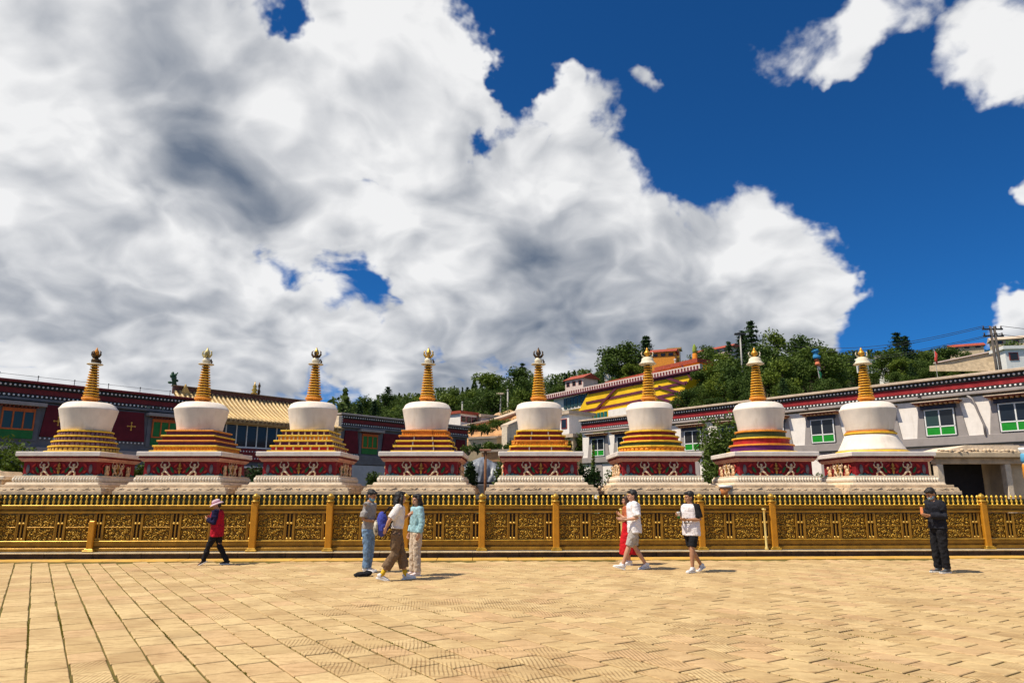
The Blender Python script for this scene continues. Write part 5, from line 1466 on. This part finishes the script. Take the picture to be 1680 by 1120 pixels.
def person(label, loc, yaw, H, P):
    k = H / 1.7
    V = lambda p: Vector(p) * k
    root = thing('person', label, 'person', (loc[0], loc[1], 0.0), R(yaw))
    lean = P.get('lean', 0.0)
    def SP(z): return lean * max(0, z - .9)               # the spine leans forward above the hips
    bd = MB()
    # ---- torso under the clothes
    bd.tube([V((SP(z), 0, z)) for z in (.84, .92, 1.02, 1.15, 1.28, 1.38, 1.44)], [(.085 * k, .13 * k), (.10 * k, .155 * k), (.088 * k, .13 * k), (.10 * k, .14 * k), (.105 * k, .155 * k), (.085 * k, .15 * k), (.05 * k, .07 * k)], 12, 0, 1, (0, 1, 0))
    hd = P.get('head', (0, 0)); hx = SP(1.56) + .015
    if hd[1] > 15: hx += .03
    hp_ = Vector((hx, 0, 1.572)) * k
    Mh = Matrix.Translation(hp_) @ Matrix.Rotation(R(hd[0]), 4, 'Z') @ Matrix.Rotation(R(hd[1]), 4, 'Y') @ Matrix.Scale(k * P.get('head_scale', 1.04), 4)
    hb = MB()
    hb.ell((-.012, 0, .022), (.096, .077, .098), 16, 12); hb.ell((.022, 0, -.045), (.064, .056, .068), 14, 10); hb.ell((.035, 0, -.085), (.040, .036, .030), 10, 8)
    hb.ell((.092, 0, -.018), (.020, .013, .024), 8, 6); hb.ell((.070, 0, .024), (.022, .055, .018), 8, 6); hb.ell((.078, 0, -.062), (.016, .027, .014), 8, 6)
    for s in (-1, 1): hb.ell((-.012, s * .077, -.012), (.020, .011, .032), 8, 6); hb.ell((.055, s * .038, -.030), (.030, .026, .030), 8, 6)
    hb.xform(Mh); bd.add(hb.v, hb.f)
    bd.tube([V((SP(1.40) - .005, 0, 1.40)), V((SP(1.46), 0, 1.465)), hp_ + Vector((-.012, 0, -.05)) * k], [.068 * k, .054 * k, .052 * k], 10)
    # ---- arms
    for s, key in ((1, 'la'), (-1, 'ra')):
        el, wr = P[key]
        sh = V((SP(1.37), s * .185, 1.375)); e = V(el); w = V(wr)
        bd.tube([V((SP(1.38), s * .11, 1.38)), sh, sh.lerp(e, .5), e, e.lerp(w, .35), w], [.058 * k, .052 * k, .046 * k, .037 * k, .038 * k, .024 * k], 9)
        d = (w - e).normalized(); pn = Vector((0, -s, 0)) * .8 + Vector((0, 0, .5)) if abs(d.z) < .6 else Vector((.1, -s, 0))
        add_hand(bd, w, d, pn, P.get('curl', .75), s, k)
    # ---- legs
    for s, key in ((1, 'll'), (-1, 'rl')):
        kn, an = P[key][0], P[key][1]
        hip = V((0, s * .088, .90)); kn, an = V(kn), V(an)
        bd.tube([hip, hip.lerp(kn, .4), kn, kn.lerp(an, .32), kn.lerp(an, .75), an], [.088 * k, .078 * k, .054 * k, .058 * k, .040 * k, .036 * k], 10)
        pit = R(P[key][2]); f = Vector((math.cos(pit), 0, -math.sin(pit)))
        bd.tube([an - f * .03 * k, an + (f * .06 + Vector((0, 0, -.03))) * k, an + (f * .15 + Vector((0, 0, -.05))) * k], [.034 * k, .034 * k, .024 * k], 8)
    body = remeshed(bd, 'body', P.get('skin', SKIN), root, .0075 * k, 3)
    # face
    for s in (-1, 1):
        e = MB().ell((.083, s * .033, .003), (.007, .013, .006), 8, 5); e.ell((.084, s * .034, .026), (.006, .019, .004), 8, 5); e.xform(Mh); e.build('eye', EYE, root, True)
    m = MB().ell((.0905, 0, -.062), (.006, .022, .007), 8, 5); m.xform(Mh); m.build('mouth', LIP, root, True)
    # ---- hair
    hm = P.get('hair_mat', HAIR); hb = MB()
    hb.ell((-.024, 0, .052), (.098, .086, .080), 14, 10); hb.ell((-.052, 0, .0), (.062, .076, .088), 12, 9); hb.ell((.052, 0, .088), (.045, .064, .026), 10, 7)
    hb.ell((-.01, .064, .045), (.05, .024, .05), 8, 6); hb.ell((-.01, -.064, .045), (.05, .024, .05), 8, 6)
    if P.get('hair') == 'long':
        hb.tube([(-.05, 0, .02), (-.085, 0, -.08), (-.085, 0, -.20), (-.07, 0, -.31)], [(.06, .088), (.05, .095), (.042, .09), (.018, .06)], 12, 0, 1, (0, 1, 0))
        for s in (-1, 1): hb.tube([(.02, s * .078, .05), (.0, s * .092, -.05), (.01, s * .088, -.17), (.02, s * .08, -.26)], [.028, .03, .028, .012], 7)
    hb.xform(Mh); remeshed(hb, 'hair', hm, root, .008 * k, 2, .016 * k, .03)
    if P.get('mask'):
        mb = MB(); mb.ell((.034, 0, -.052), (.070, .064, .052), 16, 10); mb.xform(Mh); mb.build('face_mask', cloth('mask_' + P['mask'][0], P['mask'][1]), root, True)
    if P.get('hat'):
        hb = MB(); hb.lathe([(.178, .005), (.182, .012), (.150, .040), (.112, .058), (.108, .090), (.096, .125), (.060, .146), (.01, .150)], 22); hb.xform(Mh @ Matrix.Rotation(R(8), 4, 'Y')); hb.build('sun_hat', P['hat'], root, True)
        hb = MB(); hb.lathe([(.114, .056), (.117, .060), (.114, .085), (.111, .088)], 22); hb.xform(Mh @ Matrix.Rotation(R(8), 4, 'Y')); hb.build('hat_band', cloth('hat_band', (.45, .16, .26)), root, True)
    # ---- trousers, shorts, dress
    bt, bmat, hem, flare = P['bottom']
    cb = MB()
    if bt == 'dress':
        zs = [1.36, 1.25, 1.08, .95, .80, .60, hem]
        cb.tube([V((SP(z) * (z > .9), 0, z)) for z in zs], [(.10 * k, .165 * k), (.12 * k, .165 * k), (.11 * k, .145 * k), (.125 * k, .175 * k), (.16 * k, .20 * k), (.20 * k, .22 * k), (.23 * k, .25 * k)], 16, 0, 1, (0, 1, 0))
        cb.tube([V((SP(1.38), .10, 1.40)), V((SP(1.36), .0, 1.36)), V((SP(1.38), -.10, 1.40))], .06 * k, 8)
    else:
        cb.tube([V((0, 0, z)) for z in (.80, .88, .96, 1.01)], [(.098 * k, .15 * k), (.115 * k, .172 * k), (.108 * k, .162 * k), (.102 * k, .150 * k)], 14, 0, 1, (0, 1, 0))
        for s, key in ((1, 'll'), (-1, 'rl')):
            hip = V((0, s * .090, .88)); kn, an = V(P[key][0]), V(P[key][1])
            L1, L2 = (hip - kn).length, (kn - an).length
            pts = [hip, hip.lerp(kn, .35), hip.lerp(kn, .7), kn, kn.lerp(an, .35), kn.lerp(an, .7), kn.lerp(an, .97)]
            rr_ = [.104, .098, .084, .074, .071, .064, .060]
            rr_ = [a + flare * (i / 6) for i, a in enumerate(rr_)]
            zmin = hem * k
            keep = [i for i, p in enumerate(pts) if p.z >= zmin - 1e-6]
            out_p = [pts[i] for i in keep]; out_r = [rr_[i] * k for i in keep]
            if len(keep) < len(pts):
                a, c = pts[keep[-1]], pts[keep[-1] + 1]; t = (a.z - zmin) / max(1e-6, a.z - c.z)
                out_p.append(a.lerp(c, t)); out_r.append(lerp(rr_[keep[-1]], rr_[keep[-1] + 1], t) * k)
            cb.tube(out_p, out_r, 12)
    remeshed(cb, {'dress': 'dress', 'shorts': 'shorts'}.get(bt, 'trousers'), bmat, root, .011 * k, 2, P.get('fold', .030) * k, .09)
    # ---- top
    def top(name, m_, z0, sleeve, grow, m_sl=None, wide=1.0):
        cb = MB()
        prof = [(z0, .112, .178), (.94, .112, .172), (1.05, .105, .155), (1.18, .112, .160), (1.30, .116, .172), (1.38, .100, .168), (1.425, .068, .105)]
        prof = [q for q in prof if q[0] >= z0]
        if prof[0][0] > z0: prof = [(z0, .108, .165)] + prof
        cb.tube([V((SP(q[0]), 0, q[0])) for q in prof], [((q[1] * wide + grow) * k, (q[2] * wide + grow) * k) for q in prof], 16, 0, 1, (0, 1, 0))
        target = cb
        if m_sl is not None: target = MB()
        if sleeve:
            for s, key in ((1, 'la'), (-1, 'ra')):
                e, w = V(P[key][0]), V(P[key][1]); sh = V((SP(1.37), s * .185, 1.378)); st = V((SP(1.37), s * .10, 1.37))
                if sleeve == 'long': pts, rd = [st, sh, sh.lerp(e, .5), e, e.lerp(w, .5), e.lerp(w, .93)], [.072, .070, .062, .056, .052, .044]
                else: pts, rd = [st, sh, sh.lerp(e, .5), sh.lerp(e, .86)], [.074, .074, .072, .074]
                target.tube(pts, [(r_ + grow * .6) * k for r_ in rd], 11)
        o = remeshed(cb, name, m_, root, .011 * k, 2, P.get('fold', .030) * k, .10)
        if m_sl is not None: remeshed(target, 'sleeves', m_sl, root, .011 * k, 2, P.get('fold', .030) * k, .10)
        return o
    for t_ in P.get('tops', []): top(*t_)
    # ---- shoes
    for s, key in ((1, 'll'), (-1, 'rl')):
        an = V(P[key][1]); pit = P[key][2]; fy = P[key][3] if len(P[key]) > 3 else 0
        Ms = Matrix.Translation(an) @ Matrix.Rotation(R(fy), 4, 'Z') @ Matrix.Rotation(R(pit), 4, 'Y') @ Matrix.Scale(k, 4)
        sb = MB(); sb.tube([(-.065, 0, -.025), (-.03, 0, -.010), (.04, 0, -.025), (.11, 0, -.043), (.165, 0, -.050), (.190, 0, -.055)], [(.030, .034), (.040, .050), (.043, .038), (.046, .026), (.038, .020), (.014, .010)], 12, 0, 1, (0, 0, 1))
        sb.tube([(0, 0, -.02), (-.004, 0, .035)], [.046, .044], 10); sb.xform(Ms)
        so = remeshed(sb, 'shoe', P['shoe'], root, .008 * k, 2)
        b = MB(); pl = [(-.085, -.028), (-.05, -.042), (.03, -.038), (.11, -.048), (.175, -.038), (.205, 0), (.175, .038), (.11, .048), (.03, .038), (-.05, .042), (-.085, .028)]
        b.prism(pl, -.082, -.056); b.xform(Ms); b.build('sole', P.get('sole', cloth('white_sole', (.78, .76, .72), .03)), so, False, .004)
        if P.get('sock'):
            b = MB(); kn = V(P[key][0]); b.tube([an + Vector((0, 0, -.02)) * k, an.lerp(kn, P['sock'][1])], [.046 * k, .046 * k], 10); b.build('sock', P['sock'][0], root, True)
    return root
STAND = dict(ll=((.02, .10, .49), (-.01, .10, .082), 0, 6), rl=((.03, -.10, .49), (.02, -.10, .082), 0, -6))
WHITE_SHOE = cloth('white_shoe', (.74, .73, .73), .05); BLACK_C = cloth('black_cloth', (.014, .014, .017), .2)
# woman in red jacket and sun hat, walking left along the fence
person('person in a red jacket, dark trousers and pale pink sun hat walking by the fence', (-6.93, 17.05), 184, 1.47, dict(
    lean=.08, head=(10, 14), ll=((.16, .09, .485), (.27, .09, .125), 28), rl=((-.06, -.09, .485), (-.30, -.09, .086), 0), la=((.02, .26, 1.10), (.22, .17, 1.20)), ra=((.03, -.25, 1.10), (.22, -.12, 1.22)),
    hat=cloth('pink_hat', (.66, .48, .52)), tops=[('jacket', cloth('red_jacket', (.40, .012, .028), .18), .74, 'long', .045, cloth('navy_sleeve', (.016, .014, .05)), 1.1)], bottom=('trousers', BLACK_C, .05, .006), shoe=cloth('dark_shoe', (.03, .026, .024)), fold=.045))
# man in grey T-shirt and jeans, looking down at his phone
person('person in grey T-shirt, blue jeans and face mask standing with folded hands', (-3.06, 15.45), -12, 1.70, dict(
    STAND, head=(-8, 24), la=((-.02, .22, 1.10), (.17, .06, 1.07)), ra=((-.03, -.23, 1.09), (.16, -.10, 1.05)), mask=('blue', (.20, .42, .55)),
    tops=[('t_shirt', cloth('grey_tee', (.30, .28, .27), .12), .88, 'short', .014)], bottom=('trousers', cloth('blue_jeans', (.16, .26, .40), .35), .09, .010), shoe=WHITE_SHOE, skin=SKIN_T, fold=.040))
# woman with backpack striding right
person('person in white T-shirt and brown cropped trousers striding beside another, backpack behind', (-2.24, 14.10), 6, 1.66, dict(
    lean=.06, head=(14, 0), hair='long', ll=((.09, .09, .49), (.20, .09, .084), -4), rl=((-.02, -.09, .485), (-.27, -.09, .10), 14), la=((.04, .24, 1.12), (.20, .20, 1.22)), ra=((-.14, -.24, 1.14), (-.20, -.20, 1.00)),
    tops=[('t_shirt', cloth('white_tee', (.72, .68, .66), .05), .98, 'short', .016)], bottom=('trousers', cloth('brown_cloth', (.17, .11, .065), .2), .22, .045), sock=(cloth('yellow_sock', (.70, .45, .03)), .26), shoe=WHITE_SHOE, fold=.045))
# woman in denim jacket
person('person in pale denim jacket and beige trousers facing the one with the backpack', (-1.95, 14.80), 208, 1.61, dict(
    STAND, head=(18, 4), hair='long', la=((-.02, .26, 1.12), (.05, .28, .88)), ra=((-.02, -.26, 1.12), (.06, -.26, .88)), tops=[('denim_jacket', cloth('pale_denim', (.30, .50, .56), .2), .90, 'long', .022)],
    bottom=('trousers', cloth('beige_cloth', (.58, .47, .36), .1), .07, .018), shoe=cloth('pink_white_shoe', (.72, .62, .62), .05), fold=.040))
# young man in white T-shirt
person('person in loose white T-shirt and grey shorts walking left, bare calves', (2.70, 15.98), 180, 1.70, dict(
    lean=.02, head=(4, 6), ll=((.15, .09, .49), (.30, .09, .096), -16), rl=((.0, -.09, .485), (-.24, -.09, .10), 12), la=((-.03, .27, 1.10), (.23, .18, 1.06)), ra=((.0, -.26, 1.10), (.26, -.14, 1.08)),
    tops=[('t_shirt', cloth('bright_white_tee', (.80, .78, .80), .04), .78, 'short', .030, None, 1.08)], bottom=('shorts', cloth('grey_shorts', (.40, .37, .34), .1), .50, .040), shoe=WHITE_SHOE, fold=.040))
# companion in red dress
person('person in long red dress half hidden behind the white T-shirt walker', (2.72, 17.05), 176, 1.58, dict(
    STAND, head=(0, 8), hair='long', hair_mat=HAIRB, la=((.02, .24, 1.10), (.16, .14, 1.20)), ra=((.0, -.24, 1.10), (.18, -.12, 1.22)), tops=[('shirt', cloth('orange_shirt', (.42, .12, .05), .2), 1.05, 'short', .012)],
    bottom=('dress', cloth('red_dress', (.50, .012, .018), .15), .26, 0), shoe=WHITE_SHOE, fold=.045))
# young man in basketball vest
vest = person('person in white basketball vest over black sleeves and black shorts, holding a drink', (3.83, 15.50), 214, 1.67, dict(
    head=(-24, 8), ll=((.10, .09, .49), (.12, .09, .084), 0), rl=((-.06, -.09, .485), (-.33, -.06, .12), 20), la=((.0, .27, 1.10), (.22, .10, 1.10)), ra=((.02, -.26, 1.13), (.27, -.13, 1.18)), skin=SKIN_T,
    tops=[('undershirt', BLACK_C, 1.0, 'short', .006), ('vest', cloth('white_vest', (.76, .72, .74), .04), .76, None, .040, None, 1.06)], bottom=('shorts', BLACK_C, .53, .022), shoe=WHITE_SHOE, fold=.036))
# jersey number
fc = bpy.data.curves.new('jersey_number', 'FONT'); fc.body = '23'; fc.size = .17; fc.extrude = .004; fc.align_x = 'CENTER'
fo = bpy.data.objects.new('jersey_number', fc); COL.objects.link(fo); PENDING.append(fo); fo.data.materials.append(BLACK_C)
fo.parent = vest; fo.location = (.172, .03, 1.00); fo.rotation_euler = (R(90), 0, R(90))
# man in black
person('person dressed in black with pale face mask looking down at a phone', (9.04, 15.38), 190, 1.74, dict(
    STAND, head=(4, 32), lean=.05, la=((.0, .25, 1.12), (.24, .10, 1.14)), ra=((.02, -.25, 1.12), (.25, -.07, 1.20)), mask=('pale', (.40, .55, .60)), skin=SKIN_T,
    tops=[('jacket', cloth('black_jacket', (.018, .019, .026), .2), .88, 'long', .026, None, 1.05)], bottom=('trousers', BLACK_C, .05, .016), shoe=cloth('grey_shoe', (.10, .11, .12)), fold=.045))

# things held, worn or set down
bp2 = thing('backpack', 'blue backpack with cream patterned pocket hanging behind the striding person', 'backpack', (-2.52, 14.02, .84), R(6))
b = MB(); b.ell((0, 0, .20), (.11, .14, .24), 14, 10); b.ell((.02, 0, .14), (.11, .15, .15), 12, 8)
remeshed(b, 'bag', cloth('blue_nylon', (.055, .07, .34), .15), bp2, .01, 3, .025, .08)
b = MB(); b.ell((-.10, -.02, .13), (.06, .12, .15), 12, 8); remeshed(b, 'pocket', mat('patterned_cloth', (.50, .46, .36), .9, .3, 25, stain=(.03, .03, .04), stain_amt=1, stain_scale=14), bp2, .01, 2, .02, .06)
b = MB(); b.tube([(.04, -.08, .40), (.14, -.10, .52), (.22, -.09, .50), (.24, -.09, .34), (.14, -.10, .12)], (.016), 7); b.build('strap', BLACK_C, bp2, True)
bag = thing('black_bag', 'soft black bag lying on the paving beside the person in jeans', 'bag', (-2.98, 14.72, 0), R(10))
b = MB(); b.ell((0, 0, .045), (.17, .11, .05), 14, 8); b.ell((.09, .02, .06), (.09, .08, .05), 10, 7); b.ell((-.12, -.02, .03), (.08, .07, .032), 10, 7)
remeshed(b, 'body', BLACK_C, bag, .01, 2, .03, .06)
b = MB(); b.tube([(-.10, -.04, .06), (-.16, -.10, .03), (-.06, -.16, .012), (.06, -.12, .02), (.08, -.06, .07)], .010, 6); b.build('handle', BLACK_C, bag, True)
def held_phone(label, loc, rz, col):
    t = thing('phone', label, 'phone', loc, rz)
    B(t, 'case', col, -.006, .006, -.038, .038, -.075, .075, .004); B(t, 'screen', GLASS, -.009, -.0065, -.034, .034, -.070, .070)
held_phone('orange phone held by the person in black', (8.705, 15.32, 1.265), R(190), cloth('phone_orange', (.75, .26, .10), .05))
held_phone('dark phone held low by the person in jeans', (-2.80, 15.38, 1.12), R(-12), cloth('phone_dark', (.03, .03, .035), .05))
cup = thing('drink_cup', 'white paper cup with green sleeve held by the vest wearer', 'cup', (3.545, 15.36, 1.10), 0)
MB().lathe([(.030, 0), (.034, .05), (.034, .051)], 14).build('green_sleeve', GREENP, cup, True); MB().lathe([(.033, .052), (.040, .13), (.042, .135), (.034, .14)], 14).build('cup_body', FRAMEW, cup, True)

# turn the modelled forms into plain meshes
dg = bpy.context.evaluated_depsgraph_get()
done = [(o, bpy.data.meshes.new_from_object(o.evaluated_get(dg), depsgraph=dg)) for o in PENDING]
for o, me in done:
    if o.type == 'FONT':
        n = link('jersey_number', me, o.parent, o.location, o.rotation_euler); 
        bpy.data.objects.remove(o); continue
    o.modifiers.clear(); o.data = me
    me.polygons.foreach_set('use_smooth', [True] * len(me.polygons))
